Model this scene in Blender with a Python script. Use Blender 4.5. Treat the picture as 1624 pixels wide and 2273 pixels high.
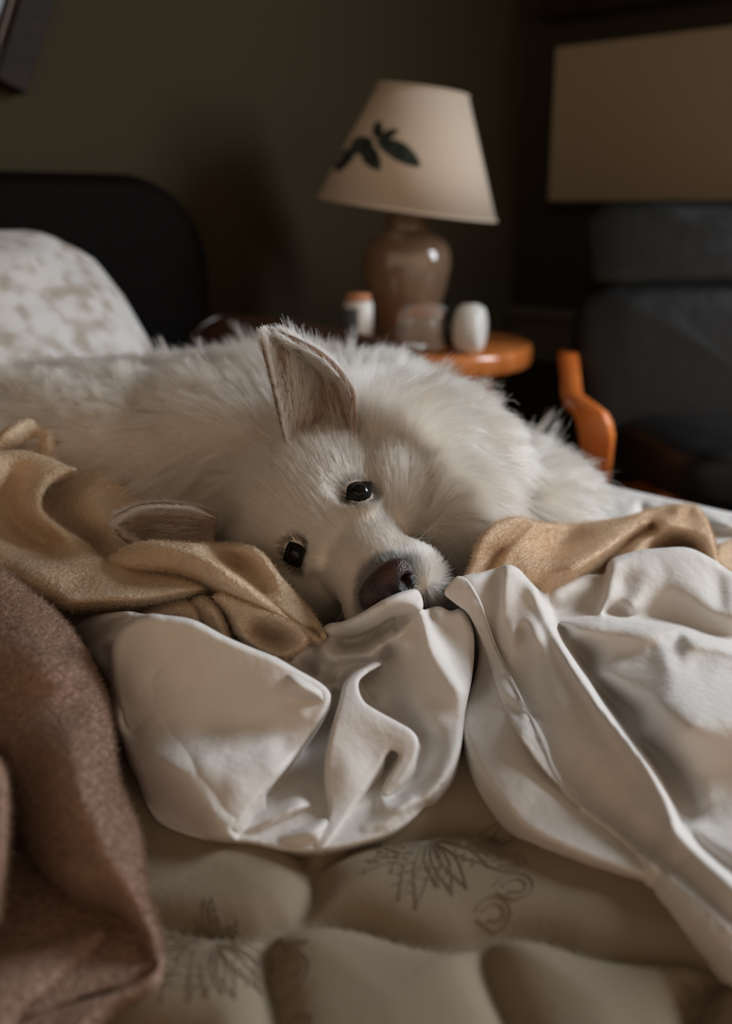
import bpy, bmesh, math, random
import numpy as np
from mathutils import Vector, Matrix, noise as mnoise
from mathutils.bvhtree import BVHTree
from mathutils.kdtree import KDTree
from mathutils.geometry import delaunay_2d_cdt

sc = bpy.context.scene
for _o in list(bpy.data.objects):
    bpy.data.objects.remove(_o)
random.seed(7)
RNG = np.random.default_rng(7)

# ------------------------------------------------------------------ camera
IMW, IMH, FPX = 1624.0, 2273.0, 2210.0
PITCH = math.radians(17.2)
CAM = np.array([0.0, 0.0, 0.90])
BED_Z = 0.55
cd = bpy.data.cameras.new('camera')
cam = bpy.data.objects.new('camera', cd)
sc.collection.objects.link(cam)
cam.location = CAM
cam.rotation_euler = (math.pi / 2 - PITCH, 0, 0)
cd.sensor_fit = 'VERTICAL'
cd.sensor_height = 36.0
cd.lens = 36.0 * FPX / IMH
cd.clip_start = 0.02
cd.clip_end = 50
cd.dof.use_dof = True
cd.dof.focus_distance = 0.735
cd.dof.aperture_fstop = 3.2
sc.camera = cam

# ------------------------------------------------------------------ light, world, exposure
sc.view_settings.view_transform = 'Standard'
sc.view_settings.look = 'None'
sc.view_settings.gamma = 1.0
sc.view_settings.use_curve_mapping = False
sc.view_settings.exposure = 0.0
sc.cycles.use_denoising = True
sc.cycles.max_bounces = 8
sc.cycles.diffuse_bounces = 4
sc.cycles.transmission_bounces = 6
sc.cycles.use_adaptive_sampling = True
sc.cycles.adaptive_threshold = 0.2

world = bpy.data.worlds.new('world')
sc.world = world
world.use_nodes = True
bgn = world.node_tree.nodes['Background']
bgn.inputs['Color'].default_value = (1.0, 0.72, 0.50, 1)
bgn.inputs['Strength'].default_value = 0.68

# room directions: the bed side and the right wall run along DA, the headboard wall along DB
DA = np.array([0.722, -0.692, 0.0])      # from the corner towards the near right
DB = np.array([-0.692, -0.722, 0.0])     # from the corner towards the near left
CORNER = np.array([0.235, 2.62, 0.0])
WIN_T, WIN_W, WIN_Z0, WIN_Z1 = 2.10, 1.05, 0.95, 2.05
WB = -0.246                              # the right wall stands this far behind the b = 0 line

def area_light(name, loc, target, sx, sy, energy, col):
    ld = bpy.data.lights.new(name, 'AREA')
    ld.shape = 'RECTANGLE'; ld.size = sx; ld.size_y = sy
    ld.energy = energy; ld.color = col
    o = bpy.data.objects.new(name, ld)
    sc.collection.objects.link(o)
    o.location = loc
    d = Vector(target) - Vector(loc)
    o.rotation_euler = d.to_track_quat('-Z', 'Y').to_euler()
    return o

_wc = CORNER + DA * WIN_T + DB * WB
# daylight standing in the window opening, pointing straight into the room
area_light('window_daylight', (_wc[0] - DB[0] * 0.02, _wc[1] - DB[1] * 0.02, (WIN_Z0 + WIN_Z1) / 2),
           (_wc[0] + DB[0], _wc[1] + DB[1], (WIN_Z0 + WIN_Z1) / 2 - 0.35), WIN_W * 0.96, (WIN_Z1 - WIN_Z0) * 0.96, 58.0, (0.86, 0.93, 1.0))

# ------------------------------------------------------------------ helpers
SP, CP = math.sin(PITCH), math.cos(PITCH)

def rays(px, py):
    px = np.asarray(px, float); py = np.asarray(py, float)
    u = (px - IMW / 2) / FPX
    v = (IMH / 2 - py) / FPX
    return np.stack([u, CP + v * SP, -SP + v * CP], -1)

def at(px, py, Y):
    """world point seen at pixel (px, py) at distance Y ahead of the camera"""
    d = rays(px, py)
    Y = np.asarray(Y, float)
    return CAM + d * (Y / d[..., 1])[..., None]

def on_z(px, py, z):
    d = rays(px, py)
    return CAM + d * ((z - CAM[2]) / d[..., 2])[..., None]

def pix(P):
    P = np.asarray(P, float) - CAM
    f = P[..., 1] * CP - P[..., 2] * SP
    u = P[..., 1] * SP + P[..., 2] * CP
    return np.stack([IMW / 2 + FPX * P[..., 0] / f, IMH / 2 - FPX * u / f], -1)

def V3(a):
    return Vector((float(a[0]), float(a[1]), float(a[2])))

def tag(o, label=None, cat=None, group=None, kind=None):
    if label: o['label'] = label
    if cat: o['category'] = cat
    if group: o['group'] = group
    if kind: o['kind'] = kind
    return o

def empty(name, loc, label=None, cat=None, group=None, kind=None):
    o = bpy.data.objects.new(name, None)
    o.empty_display_size = 0.05
    sc.collection.objects.link(o)
    o.location = V3(loc)
    return tag(o, label, cat, group, kind)

def link(name, me, mat, parent=None, smooth=True):
    o = bpy.data.objects.new(name, me)
    sc.collection.objects.link(o)
    if mat is not None:
        me.materials.append(mat)
    if smooth and me.polygons:
        me.polygons.foreach_set('use_smooth', np.ones(len(me.polygons), bool))
    if parent is not None:
        o.parent = parent
        o.matrix_parent_inverse = Matrix.Translation(parent.location).inverted()
    return o

def mesh_from(verts, faces):
    me = bpy.data.meshes.new('m')
    me.from_pydata([tuple(map(float, v)) for v in verts], [], [tuple(int(i) for i in f) for f in faces])
    me.update()
    return me

def bm_mesh(bm):
    me = bpy.data.meshes.new('m')
    bmesh.ops.recalc_face_normals(bm, faces=bm.faces)
    bm.to_mesh(me); bm.free()
    return me

def frame_box(bm, o, ax, ay, az, sx, sy, sz, bev=0.0, seg=2):
    """box centred on o, with half extents along the axes ax, ay, az"""
    o = np.asarray(o, float)
    vs = []
    for k in (-1, 1):
        for j in (-1, 1):
            for i in (-1, 1):
                vs.append(bm.verts.new(V3(o + np.asarray(ax) * sx * i + np.asarray(ay) * sy * j + np.asarray(az) * sz * k)))
    fs = [(0, 2, 3, 1), (4, 5, 7, 6), (0, 1, 5, 4), (2, 6, 7, 3), (0, 4, 6, 2), (1, 3, 7, 5)]
    nf = [bm.faces.new([vs[i] for i in f]) for f in fs]
    if bev > 0:
        es = list({e for f in nf for e in f.edges})
        bmesh.ops.bevel(bm, geom=es, offset=bev, segments=seg, profile=0.5, affect='EDGES')

def lathe(profile, n=48):
    """profile: (r, z) list; closed around z"""
    vs, fs = [], []
    m = len(profile)
    for i in range(n):
        a = 2 * math.pi * i / n
        for r, z in profile:
            vs.append((r * math.cos(a), r * math.sin(a), z))
    for i in range(n):
        for j in range(m - 1):
            fs.append((i * m + j, ((i + 1) % n) * m + j, ((i + 1) % n) * m + j + 1, i * m + j + 1))
    return vs, fs

def catmull(pts, step, closed=False):
    pts = np.asarray(pts, float)
    n = len(pts)
    out = []
    segs = n if closed else n - 1
    for i in range(segs):
        if closed:
            p0, p1, p2, p3 = pts[(i - 1) % n], pts[i], pts[(i + 1) % n], pts[(i + 2) % n]
        else:
            p1, p2 = pts[i], pts[i + 1]
            p0 = pts[i - 1] if i > 0 else 2 * p1 - p2
            p3 = pts[i + 2] if i + 2 < n else 2 * p2 - p1
        L = np.linalg.norm((p2 - p1)[:2])
        k = max(1, int(round(L / step)))
        d0 = max(1e-6, np.linalg.norm((p1 - p0)[:2])) ** 0.5
        d1 = max(1e-6, np.linalg.norm((p2 - p1)[:2])) ** 0.5
        d2 = max(1e-6, np.linalg.norm((p3 - p2)[:2])) ** 0.5
        m1 = (p1 - p0) / d0 - (p2 - p0) / (d0 + d1) + (p2 - p1) / d1
        m2 = (p2 - p1) / d1 - (p3 - p1) / (d1 + d2) + (p3 - p2) / d2
        m1 = m1 * d1; m2 = m2 * d1
        t = (np.arange(k) / k)[:, None]
        h = (2 * t**3 - 3 * t**2 + 1) * p1 + (t**3 - 2 * t**2 + t) * m1 + (-2 * t**3 + 3 * t**2) * p2 + (t**3 - t**2) * m2
        out.append(h)
    if not closed:
        out.append(pts[-1:])
    return np.concatenate(out)

def tube(points, radii, n=8, caps=True, flat=1.0):
    """tube mesh data along 3-D points"""
    P = np.asarray(points, float)
    R = np.broadcast_to(np.asarray(radii, float), (len(P),))
    T = np.gradient(P, axis=0)
    T /= np.linalg.norm(T, axis=1)[:, None] + 1e-12
    vs, fs = [], []
    ref = np.array([0, 0, 1.0])
    for i in range(len(P)):
        a = np.cross(T[i], ref)
        if np.linalg.norm(a) < 1e-3:
            a = np.cross(T[i], [1.0, 0, 0])
        a /= np.linalg.norm(a)
        b = np.cross(a, T[i])
        for k in range(n):
            th = 2 * math.pi * k / n
            vs.append(P[i] + R[i] * (math.cos(th) * a + flat * math.sin(th) * b))
    for i in range(len(P) - 1):
        for k in range(n):
            fs.append((i * n + k, i * n + (k + 1) % n, (i + 1) * n + (k + 1) % n, (i + 1) * n + k))
    if caps:
        fs.append(tuple(range(n))[::-1])
        fs.append(tuple((len(P) - 1) * n + k for k in range(n)))
    return vs, fs

def in_poly(P, poly):
    x, y = P[:, 0], P[:, 1]
    inside = np.zeros(len(P), bool)
    j = len(poly) - 1
    for i in range(len(poly)):
        xi, yi = poly[i]; xj, yj = poly[j]
        if yi != yj:
            c = ((yi > y) != (yj > y)) & (x < (xj - xi) * (y - yi) / (yj - yi) + xi)
            inside ^= c
        j = i
    return inside

def seg_dist(P, poly, closed=True):
    """distance of every point to a polyline"""
    A = poly
    B = np.roll(poly, -1, axis=0) if closed else poly[1:]
    if not closed: A = poly[:-1]
    best = np.full(len(P), 1e9)
    for a, b in zip(A, B):
        ab = b - a
        L = ab @ ab
        t = np.clip(((P - a) @ ab) / max(L, 1e-9), 0, 1)
        d = P - a - t[:, None] * ab
        best = np.minimum(best, np.einsum('ij,ij->i', d, d))
    return np.sqrt(best)

class RBF:
    """multiquadric interpolation with its own softness for every centre"""
    def __init__(s, X, val, c, lam=1e-3):
        s.X = np.asarray(X, float); s.c = np.broadcast_to(np.asarray(c, float), (len(X),)).copy()
        n = len(s.X)
        K = s.kern(s.X)
        Pm = np.concatenate([np.ones((n, 1)), s.X / 1000.0], 1)
        A = np.zeros((n + 3, n + 3))
        A[:n, :n] = K - lam * np.eye(n)
        A[:n, n:] = Pm; A[n:, :n] = Pm.T
        b = np.concatenate([np.asarray(val, float), np.zeros(3)])
        s.w = np.linalg.lstsq(A, b, rcond=1e-10)[0]
    def kern(s, Q):
        d2 = ((Q[:, None, :] - s.X[None]) / 100.0) ** 2
        return np.sqrt(d2.sum(-1) + (s.c / 100.0)[None] ** 2)
    def __call__(s, Q):
        Q = np.asarray(Q, float)
        out = np.empty(len(Q))
        for i in range(0, len(Q), 8000):
            q = Q[i:i + 8000]
            out[i:i + 8000] = s.kern(q) @ s.w[:-3] + np.concatenate([np.ones((len(q), 1)), q / 1000.0], 1) @ s.w[-3:]
        return out

def cliff(pts, gap, near, far, c=4):
    """a fold edge: NEAR side lies left of the drawing direction on screen (mm), FAR side right of it"""
    P = catmull([p[:2] for p in pts], 14)
    T = np.gradient(P, axis=0); T /= np.linalg.norm(T, axis=1)[:, None] + 1e-9
    N = np.stack([T[:, 1], -T[:, 0]], 1)      # screen-left when y runs down
    t = np.linspace(0, 1, len(P))
    tt = np.linspace(0, 1, len(near)); ff = np.linspace(0, 1, len(far))
    a = np.concatenate([P + N * gap / 2, np.interp(t, tt, near)[:, None]], 1)
    b = np.concatenate([P - N * gap / 2, np.interp(t, ff, far)[:, None]], 1)
    return [(a, c), (b, c)]

SURF = {}

def relief(name, outline, base, feats, mat, parent, step=7.0, roll=16.0, roll_mm=7.0, base_c=120, over=None,
           back=(4, 14, 35), wrinkle=0.0, wscale=60.0, bed=True, hold=70, relax=1):
    """A cloth fold as a real surface. outline and feature lines say where its edges, ridges and valleys run as seen from the
    camera; base gives their distance, features bring them nearer (mm). The border is rolled over and carried back."""
    outl = catmull(outline, step, True)[:, :2]
    F, C, Vv = [], [], []
    for f in feats:
        pts, c = f[0], f[1]
        pts = np.asarray(pts, float)
        if len(pts) > 1 and not (len(f) > 2 and f[2] == 'raw'):
            pts = catmull(pts, 14)
        F.append(pts[:, :2]); Vv.append(pts[:, 2]); C.append(np.full(len(pts), float(c)))
    F = np.concatenate(F) if F else np.zeros((0, 2))
    Vv = np.concatenate(Vv) if len(Vv) else np.zeros(0)
    C = np.concatenate(C) if len(C) else np.zeros(0)
    # thin out centres that almost coincide
    keep = []
    for i in range(len(F)):
        if not keep or np.min(((F[keep] - F[i]) ** 2).sum(1)) > 9: keep.append(i)
    F, Vv, C = F[keep], Vv[keep], C[keep]
    if hold:
        ring = catmull(outline, 40, True)[:, :2]
        if len(F):
            d = np.sqrt(((ring[:, None] - F[None]) ** 2).sum(-1)).min(1)
            ring = ring[d > hold]
        F = np.concatenate([F, ring]); Vv = np.concatenate([Vv, np.zeros(len(ring))]); C = np.concatenate([C, np.full(len(ring), 20.0)])
    base = np.asarray(base, float)
    rb = RBF(base[:, :2], base[:, 2], base_c, 1e-4) if over is None else (lambda q: over[0](q) - over[1])
    rf = RBF(F, Vv, C, 1.0e-2)
    lo, hi = outl.min(0), outl.max(0)
    gx, gy = np.meshgrid(np.arange(lo[0], hi[0], step), np.arange(lo[1], hi[1], step * 0.866))
    gx = gx + (np.arange(gx.shape[0]) % 2)[:, None] * step / 2
    G = np.stack([gx.ravel(), gy.ravel()], 1) + RNG.normal(0, 0.02 * step, (gx.size, 2))
    G = G[in_poly(G, outl)]
    dG = seg_dist(G, outl)
    G = G[dG > step * 0.55]
    n0 = len(outl)
    allp = np.concatenate([outl, G])
    e = [(i, (i + 1) % n0) for i in range(n0)]
    r = delaunay_2d_cdt([Vector((float(a), float(b))) for a, b in allp], e, [], 1, 1e-4)
    P2 = np.array([[v.x, v.y] for v in r[0]])
    faces = [tuple(f) for f in r[2]]
    order = [None] * n0
    for i, src in enumerate(r[3]):
        for s_ in src:
            if s_ < n0: order[s_] = i
    d = seg_dist(P2, outl)
    off = rf(P2)
    # relax the few points where two folds pull against each other
    ed = np.array([(f[i], f[(i + 1) % 3]) for f in faces for i in range(3)])
    cnt = np.bincount(ed.ravel(), minlength=len(P2)) + 1e-9
    for _ in range(relax):
        acc = np.bincount(ed[:, 0], off[ed[:, 1]], len(P2)) + np.bincount(ed[:, 1], off[ed[:, 0]], len(P2))
        off = 0.5 * off + 0.5 * acc / cnt
    Y = rb(P2) - off / 1000.0
    q = np.clip(1 - d / roll, 0, 1)
    Y += (1 - np.sqrt(np.clip(1 - q * q * 0.96, 0, 1))) * roll_mm / 1000.0
    if wrinkle:
        w = np.array([mnoise.fractal(Vector((a / wscale, b / wscale, 3.1)), 0.8, 2.1, 4) for a, b in P2])
        Y -= w * wrinkle / 1000.0
    def solid(P2, Y):
        P = at(P2[:, 0], P2[:, 1], Y)
        if bed:
            low = P[:, 2] < BED_Z + 0.0015
            if low.any():
                P[low] = on_z(P2[low, 0], P2[low, 1], BED_Z + 0.0015)
        return P
    verts = list(solid(P2, Y))
    # carry the border backwards so that the fold has a far side
    order = [o for o in order if o is not None]
    bp = P2[order]
    nx = np.roll(bp, -1, 0) - np.roll(bp, 1, 0)
    nx /= np.linalg.norm(nx, axis=1)[:, None] + 1e-9
    area = 0.5 * np.sum(bp[:, 0] * np.roll(bp[:, 1], -1) - np.roll(bp[:, 0], -1) * bp[:, 1])
    inn = np.stack([-nx[:, 1], nx[:, 0]], 1) * (1 if area > 0 else -1)
    prev = order
    edge0 = np.array([verts[i] for i in order])
    inward = (2.0, 7.0, 16.0)
    for k, mm in enumerate(back):
        Q = bp + inn * inward[min(k, 2)]
        ids = list(range(len(verts), len(verts) + len(order)))
        W = solid(Q, Y[order] + mm / 1000.0)
        if bed:                                   # where the cloth meets the bed it is tucked into the quilt
            lowb = edge0[:, 2] < BED_Z + 0.016
            W[lowb] = edge0[lowb] + np.array([0, 0.009 * (k + 1), 0])
            W[lowb, 2] = np.minimum(edge0[lowb, 2], BED_Z + .002) - 0.009 * (k + 1)
        verts += list(W)
        for i in range(len(order)):
            j = (i + 1) % len(order)
            faces.append((prev[i], prev[j], ids[j], ids[i]))
        prev = ids
    me = mesh_from(verts, faces)
    bm = bmesh.new(); bm.from_mesh(me)
    bmesh.ops.recalc_face_normals(bm, faces=bm.faces)
    bm.faces.ensure_lookup_table()
    f0 = bm.faces[0]
    if f0.normal.dot(V3(CAM) - f0.calc_center_median()) < 0:
        bmesh.ops.reverse_faces(bm, faces=bm.faces)
    bm.to_mesh(me); bm.free()
    o = link(name, me, mat, parent)
    SURF[o.name] = lambda q: rb(q) - rf(q) / 1000.0
    return o

# ------------------------------------------------------------------ materials
def mat(name, col, rough=0.6, spec=0.5, sheen=0.0, metal=0.0, coat=0.0):
    m = bpy.data.materials.new(name)
    m.use_nodes = True
    b = m.node_tree.nodes['Principled BSDF']
    b.inputs['Base Color'].default_value = (*col, 1)
    b.inputs['Roughness'].default_value = rough
    b.inputs['Specular IOR Level'].default_value = spec
    b.inputs['Metallic'].default_value = metal
    b.inputs['Sheen Weight'].default_value = sheen
    b.inputs['Sheen Roughness'].default_value = 0.4
    b.inputs['Coat Weight'].default_value = coat
    return m

def nd(m, t, **kw):
    n = m.node_tree.nodes.new(t)
    for k, v in kw.items(): setattr(n, k, v)
    return n

def lk(m, a, b):
    m.node_tree.links.new(a, b)

def vary(m, c1, c2, scale, detail=4, lo=0.35, hi=0.65, stretch=None, rough=None):
    """base colour mixed between two colours by noise in object space"""
    b = m.node_tree.nodes['Principled BSDF']
    tc = nd(m, 'ShaderNodeTexCoord'); nz = nd(m, 'ShaderNodeTexNoise'); rp = nd(m, 'ShaderNodeValToRGB')
    nz.inputs['Scale'].default_value = scale; nz.inputs['Detail'].default_value = detail
    src = tc.outputs['Object']
    if stretch:
        mp = nd(m, 'ShaderNodeMapping'); mp.inputs['Scale'].default_value = stretch
        lk(m, src, mp.inputs['Vector']); src = mp.outputs['Vector']
    lk(m, src, nz.inputs['Vector']); lk(m, nz.outputs['Fac'], rp.inputs['Fac'])
    rp.color_ramp.elements[0].position = lo; rp.color_ramp.elements[0].color = (*c1, 1)
    rp.color_ramp.elements[1].position = hi; rp.color_ramp.elements[1].color = (*c2, 1)
    lk(m, rp.outputs['Color'], b.inputs['Base Color'])
    return m

def bump(m, scale, strength, dist, detail=3, kind='noise', stretch=None):
    b = m.node_tree.nodes['Principled BSDF']
    tc = nd(m, 'ShaderNodeTexCoord')
    t = nd(m, 'ShaderNodeTexNoise') if kind == 'noise' else nd(m, 'ShaderNodeTexVoronoi')
    t.inputs['Scale'].default_value = scale
    if kind == 'noise': t.inputs['Detail'].default_value = detail
    src = tc.outputs['Object']
    if stretch:
        mp = nd(m, 'ShaderNodeMapping'); mp.inputs['Scale'].default_value = stretch
        lk(m, src, mp.inputs['Vector']); src = mp.outputs['Vector']
    lk(m, src, t.inputs['Vector'])
    bp = nd(m, 'ShaderNodeBump')
    bp.inputs['Strength'].default_value = strength; bp.inputs['Distance'].default_value = dist
    lk(m, t.outputs['Fac' if kind == 'noise' else 'Distance'], bp.inputs['Height'])
    old = b.inputs['Normal'].links
    if old:
        lk(m, old[0].from_socket, bp.inputs['Normal'])
    lk(m, bp.outputs['Normal'], b.inputs['Normal'])
    return m

M = {}
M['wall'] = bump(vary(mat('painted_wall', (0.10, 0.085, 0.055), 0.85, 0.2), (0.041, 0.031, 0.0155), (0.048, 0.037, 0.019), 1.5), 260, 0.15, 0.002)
M['wall_shaded'] = bump(vary(mat('shaded_wall_paint', (0.07, 0.06, 0.045), 0.9, 0.2), (0.030, 0.024, 0.017), (0.037, 0.030, 0.021), 1.5), 260, 0.15, 0.002)  # darker copy of the wall paint, the unlit right wall's shade in its colour
M['ceiling'] = mat('ceiling_paint', (0.30, 0.27, 0.22), 0.9, 0.2)
M['floor'] = vary(mat('dark_carpet', (0.05, 0.04, 0.03), 0.95, 0.1), (0.035, 0.028, 0.022), (0.06, 0.048, 0.036), 30)
M['trim'] = mat('grey_trim_paint', (0.11, 0.095, 0.07), 0.5)
M['sheet'] = bump(mat('white_cotton', (0.70, 0.67, 0.64), 0.8, 0.2, 0.0), 90, 0.24, 0.005, 4)
M['hem'] = bump(mat('white_cotton_hem', (0.70, 0.67, 0.64), 0.8, 0.2, 0.0), 120, 0.35, 0.005, 4)
M['fleece'] = bump(vary(mat('tan_fleece', (0.55, 0.4, 0.27), 0.95, 0.05, 0.0), (0.62, 0.475, 0.335), (0.70, 0.545, 0.395), 45), 260, 0.9, 0.0025, 4)
M['fleece_light'] = bump(vary(mat('beige_fleece', (0.6, 0.42, 0.27), 0.95, 0.05, 0.0), (0.66, 0.49, 0.335), (0.76, 0.585, 0.42), 45), 330, 0.8, 0.002, 4)
M['plush'] = bump(vary(mat('brown_plush', (0.25, 0.15, 0.11), 0.95, 0.05, 0.0), (0.25, 0.155, 0.112), (0.36, 0.235, 0.175), 300, 3), 300, 0.9, 0.003, 4)
M['quilt'] = bump(mat('cream_quilt_cover', (0.265, 0.212, 0.147), 0.8, 0.2, 0.0), 240, 0.15, 0.002, 3)
M['stitch_white'] = mat('white_sewing_thread', (0.50, 0.47, 0.43), 0.8)
M['stitch'] = mat('tan_embroidery_thread', (0.215, 0.16, 0.105), 0.7)
M['pillow'] = bump(vary(mat('pillow_print', (0.7, 0.68, 0.66), 0.8, 0.2, 0.1), (0.47, 0.41, 0.35), (0.72, 0.70, 0.68), 30, 5, 0.36, 0.52), 40, 0.3, 0.006)
M['headboard'] = bump(mat('black_brown_leather', (0.004, 0.0032, 0.0025), 0.7, 0.05), 25, 0.15, 0.01)
M['leather'] = bump(bump(mat('black_leather', (0.0075, 0.0080, 0.0082), 0.46, 0.32), 300, 0.2, 0.001), 14, 0.3, 0.01)
M['bentwood'] = vary(mat('orange_bentwood', (0.5, 0.13, 0.025), 0.35, 0.5, coat=0.3), (0.80, 0.19, 0.035), (0.90, 0.26, 0.05), 12, 4, stretch=(1, 1, 6))
M['table_orange'] = vary(mat('orange_table_wood', (0.6, 0.22, 0.06), 0.22, 0.5, coat=0.5), (0.50, 0.14, 0.03), (0.66, 0.22, 0.055), 10, 4, stretch=(1, 6, 1))
M['table_dark'] = vary(mat('dark_brown_wood', (0.05, 0.022, 0.012), 0.3, 0.5, coat=0.2), (0.035, 0.015, 0.009), (0.075, 0.032, 0.017), 10, 4, stretch=(1, 6, 1))
M['frame_dark'] = vary(mat('dark_frame_wood', (0.03, 0.018, 0.012), 0.6, 0.15), (0.012, 0.008, 0.006), (0.024, 0.015, 0.010), 14, 4, stretch=(1, 1, 6))
M['picture'] = mat('dark_picture_glass', (0.012, 0.012, 0.011), 0.25)
M['picture_line'] = mat('brass_inner_slip', (0.10, 0.06, 0.035), 0.5)
M['beige_panel'] = bump(mat('beige_cloth_panel', (0.34, 0.285, 0.205), 0.9, 0.1), 900, 0.2, 0.001)
M['shade'] = bump(mat('cream_lampshade', (0.63, 0.525, 0.42), 0.9, 0.1), 900, 0.2, 0.001)
M['leaf_print'] = vary(mat('green_leaf_print', (0.03, 0.05, 0.045), 0.9, 0.1), (0.018, 0.022, 0.021), (0.055, 0.066, 0.055), 60)
M['ceramic'] = vary(mat('tan_ceramic', (0.36, 0.22, 0.13), 0.13, 0.6, coat=0.6), (0.19, 0.125, 0.08), (0.26, 0.175, 0.115), 9)
M['brass'] = mat('aged_brass', (0.30, 0.17, 0.09), 0.4, metal=0.6)
M['white_plastic'] = mat('white_plastic', (0.80, 0.79, 0.76), 0.4)
M['orange_cap'] = mat('orange_cap', (0.62, 0.26, 0.12), 0.5)
M['label_blue'] = mat('blue_grey_label', (0.13, 0.17, 0.21), 0.5)
M['clear'] = mat('clear_plastic', (0.85, 0.85, 0.83), 0.12)
M['clear'].node_tree.nodes['Principled BSDF'].inputs['Transmission Weight'].default_value = 0.75
M['black_plastic'] = mat('black_plastic', (0.012, 0.012, 0.012), 0.35)
M['skin'] = mat('dog_skin', (0.78, 0.70, 0.62), 0.9, 0.1)
M['ear_skin'] = vary(mat('ear_skin', (0.45, 0.33, 0.26), 0.9, 0.1), (0.20, 0.135, 0.10), (0.34, 0.25, 0.19), 40)
M['nose'] = bump(vary(mat('nose_leather', (0.05, 0.03, 0.028), 0.38, 0.5), (0.005, 0.004, 0.004), (0.060, 0.021, 0.016), 42, 3, 0.40, 0.62), 900, 0.5, 0.0012, 2, 'vor')
M['eye'] = mat('dark_eye', (0.004, 0.003, 0.0025), 0.07, 0.35, coat=0.0)
M['eyelid'] = mat('black_eyelid', (0.008, 0.007, 0.006), 0.75, 0.15)

# ------------------------------------------------------------------ the room
Z = np.array([0, 0, 1.0])
NA, NB = -DA, -DB            # outward directions: wall_left lies at a = 0, wall_right at b = 0

def room(a, b, z=0.0):
    return CORNER + DA * a + DB * b + Z * z

def slab(bm, a0, a1, b0, b1, z0, z1, bev=0.0, seg=2):
    frame_box(bm, room((a0 + a1) / 2, (b0 + b1) / 2, (z0 + z1) / 2), DA, DB, Z, (a1 - a0) / 2, (b1 - b0) / 2, (z1 - z0) / 2, bev, seg)

def slab_obj(name, m, parent, *a, bev=0.0, seg=2, smooth=False):
    bm = bmesh.new(); slab(bm, *a, bev=bev, seg=seg)
    return link(name, bm_mesh(bm), m, parent, smooth)

def structure(name, m, *a, bev=0.0):
    o = slab_obj(name, m, None, *a, bev=bev)
    o['kind'] = 'structure'
    return o

structure('floor', M['floor'], -0.1, 4.2, WB - 0.1, 4.2, -0.1, 0.0)
structure('ceiling', M['ceiling'], -0.1, 4.2, WB - 0.1, 4.2, 2.55, 2.65)
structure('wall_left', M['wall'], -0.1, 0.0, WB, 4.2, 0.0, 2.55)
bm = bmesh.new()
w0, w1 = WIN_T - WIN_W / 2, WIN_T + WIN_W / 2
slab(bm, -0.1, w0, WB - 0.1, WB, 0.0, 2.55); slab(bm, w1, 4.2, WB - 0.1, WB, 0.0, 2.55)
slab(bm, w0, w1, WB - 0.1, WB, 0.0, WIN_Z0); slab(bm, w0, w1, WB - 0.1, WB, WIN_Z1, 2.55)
o = link('wall_right', bm_mesh(bm), M['wall_shaded'], None, False); o['kind'] = 'structure'
# window frame of the daylight window (outside the picture, to the right)
bm = bmesh.new()
for t0, t1, z0, z1 in ((w0, w0 + .05, WIN_Z0, WIN_Z1), (w1 - .05, w1, WIN_Z0, WIN_Z1), (w0 + .05, w1 - .05, WIN_Z0, WIN_Z0 + .05), (w0 + .05, w1 - .05, WIN_Z1 - .05, WIN_Z1)):
    slab(bm, t0, t1, WB, WB + 0.03, z0, z1)
o = link('window_1', bm_mesh(bm), M['trim'], None, False); o['kind'] = 'structure'
# ledge moulding on the right wall
bm = bmesh.new()
slab(bm, 0.0, 1.05, WB, WB + 0.030, 0.603, 0.631, 0.006); slab(bm, 0.0, 1.05, WB, WB + 0.016, 0.519, 0.603, 0.004)
slab(bm, 0.0, 1.05, WB, WB + 0.024, 0.491, 0.519, 0.006)
o = link('trim_1', bm_mesh(bm), M['trim'], None, False); o['kind'] = 'structure'
structure('baseboard_left', M['trim'], 0.0, 0.015, 0.03, 4.0, 0.0, 0.10)

# beige panel and dark board on the right wall
t = empty('wall_panel', room(0.55, WB + 0.02, 0.9), 'plain beige rectangular panel hanging on the dark wall above the black armchair', 'panel')
slab_obj('panel_cloth', M['beige_panel'], t, 0.111, 0.97, WB + 0.004, WB + 0.022, 0.906, 1.272, bev=0.004)
slab_obj('batten', M['frame_dark'], t, 0.116, 0.965, WB + 0.002, WB + 0.026, 0.884, 0.906, bev=0.004)
t = empty('wall_board', room(0.55, WB + 0.03, 1.33), 'dark brown wooden board on the wall above the beige panel', 'board')
slab_obj('board', M['frame_dark'], t, 0.095, 0.99, WB, WB + 0.05, 1.365, 1.706, bev=0.006)
slab_obj('ledge', M['frame_dark'], t, 0.085, 1.0, WB, WB + 0.075, 1.331, 1.365, bev=0.006)

# dark frame on the left wall, hanging crooked
t = empty('picture_frame', room(0.02, 1.3, 1.06), 'dark wooden picture frame hanging crooked on the wall above the headboard', 'picture frame')
_c = at(50, 212, 1.76); _b = float((_c - CORNER) @ DB); _z = float(_c[2])
_rot = Matrix.Rotation(math.radians(-24), 3, V3(DA))
_h = np.array(_rot @ V3(DB)); _v = np.array(_rot @ Vector((0, 0, 1)))
_o = room(0.0, _b, _z)
def fr_box(name, m, u0, u1, v0, v1, d0, d1, bev=0.003):
    bm = bmesh.new()
    # u runs along the wall away from the corner, v up the frame
    c = _o + _h * (u0 + u1) / 2 + _v * (v0 + v1) / 2 + DA * (d0 + d1) / 2
    frame_box(bm, c, _h, _v, DA, (u1 - u0) / 2, (v1 - v0) / 2, (d1 - d0) / 2, bev)
    return link(name, bm_mesh(bm), m, t, False)
fr_box('frame_side', M['frame_dark'], 0.0, 0.055, 0.0, 0.62, 0.0, 0.035)
fr_box('frame_bottom', M['frame_dark'], 0.055, 0.50, 0.0, 0.05, 0.0, 0.035)
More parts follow.
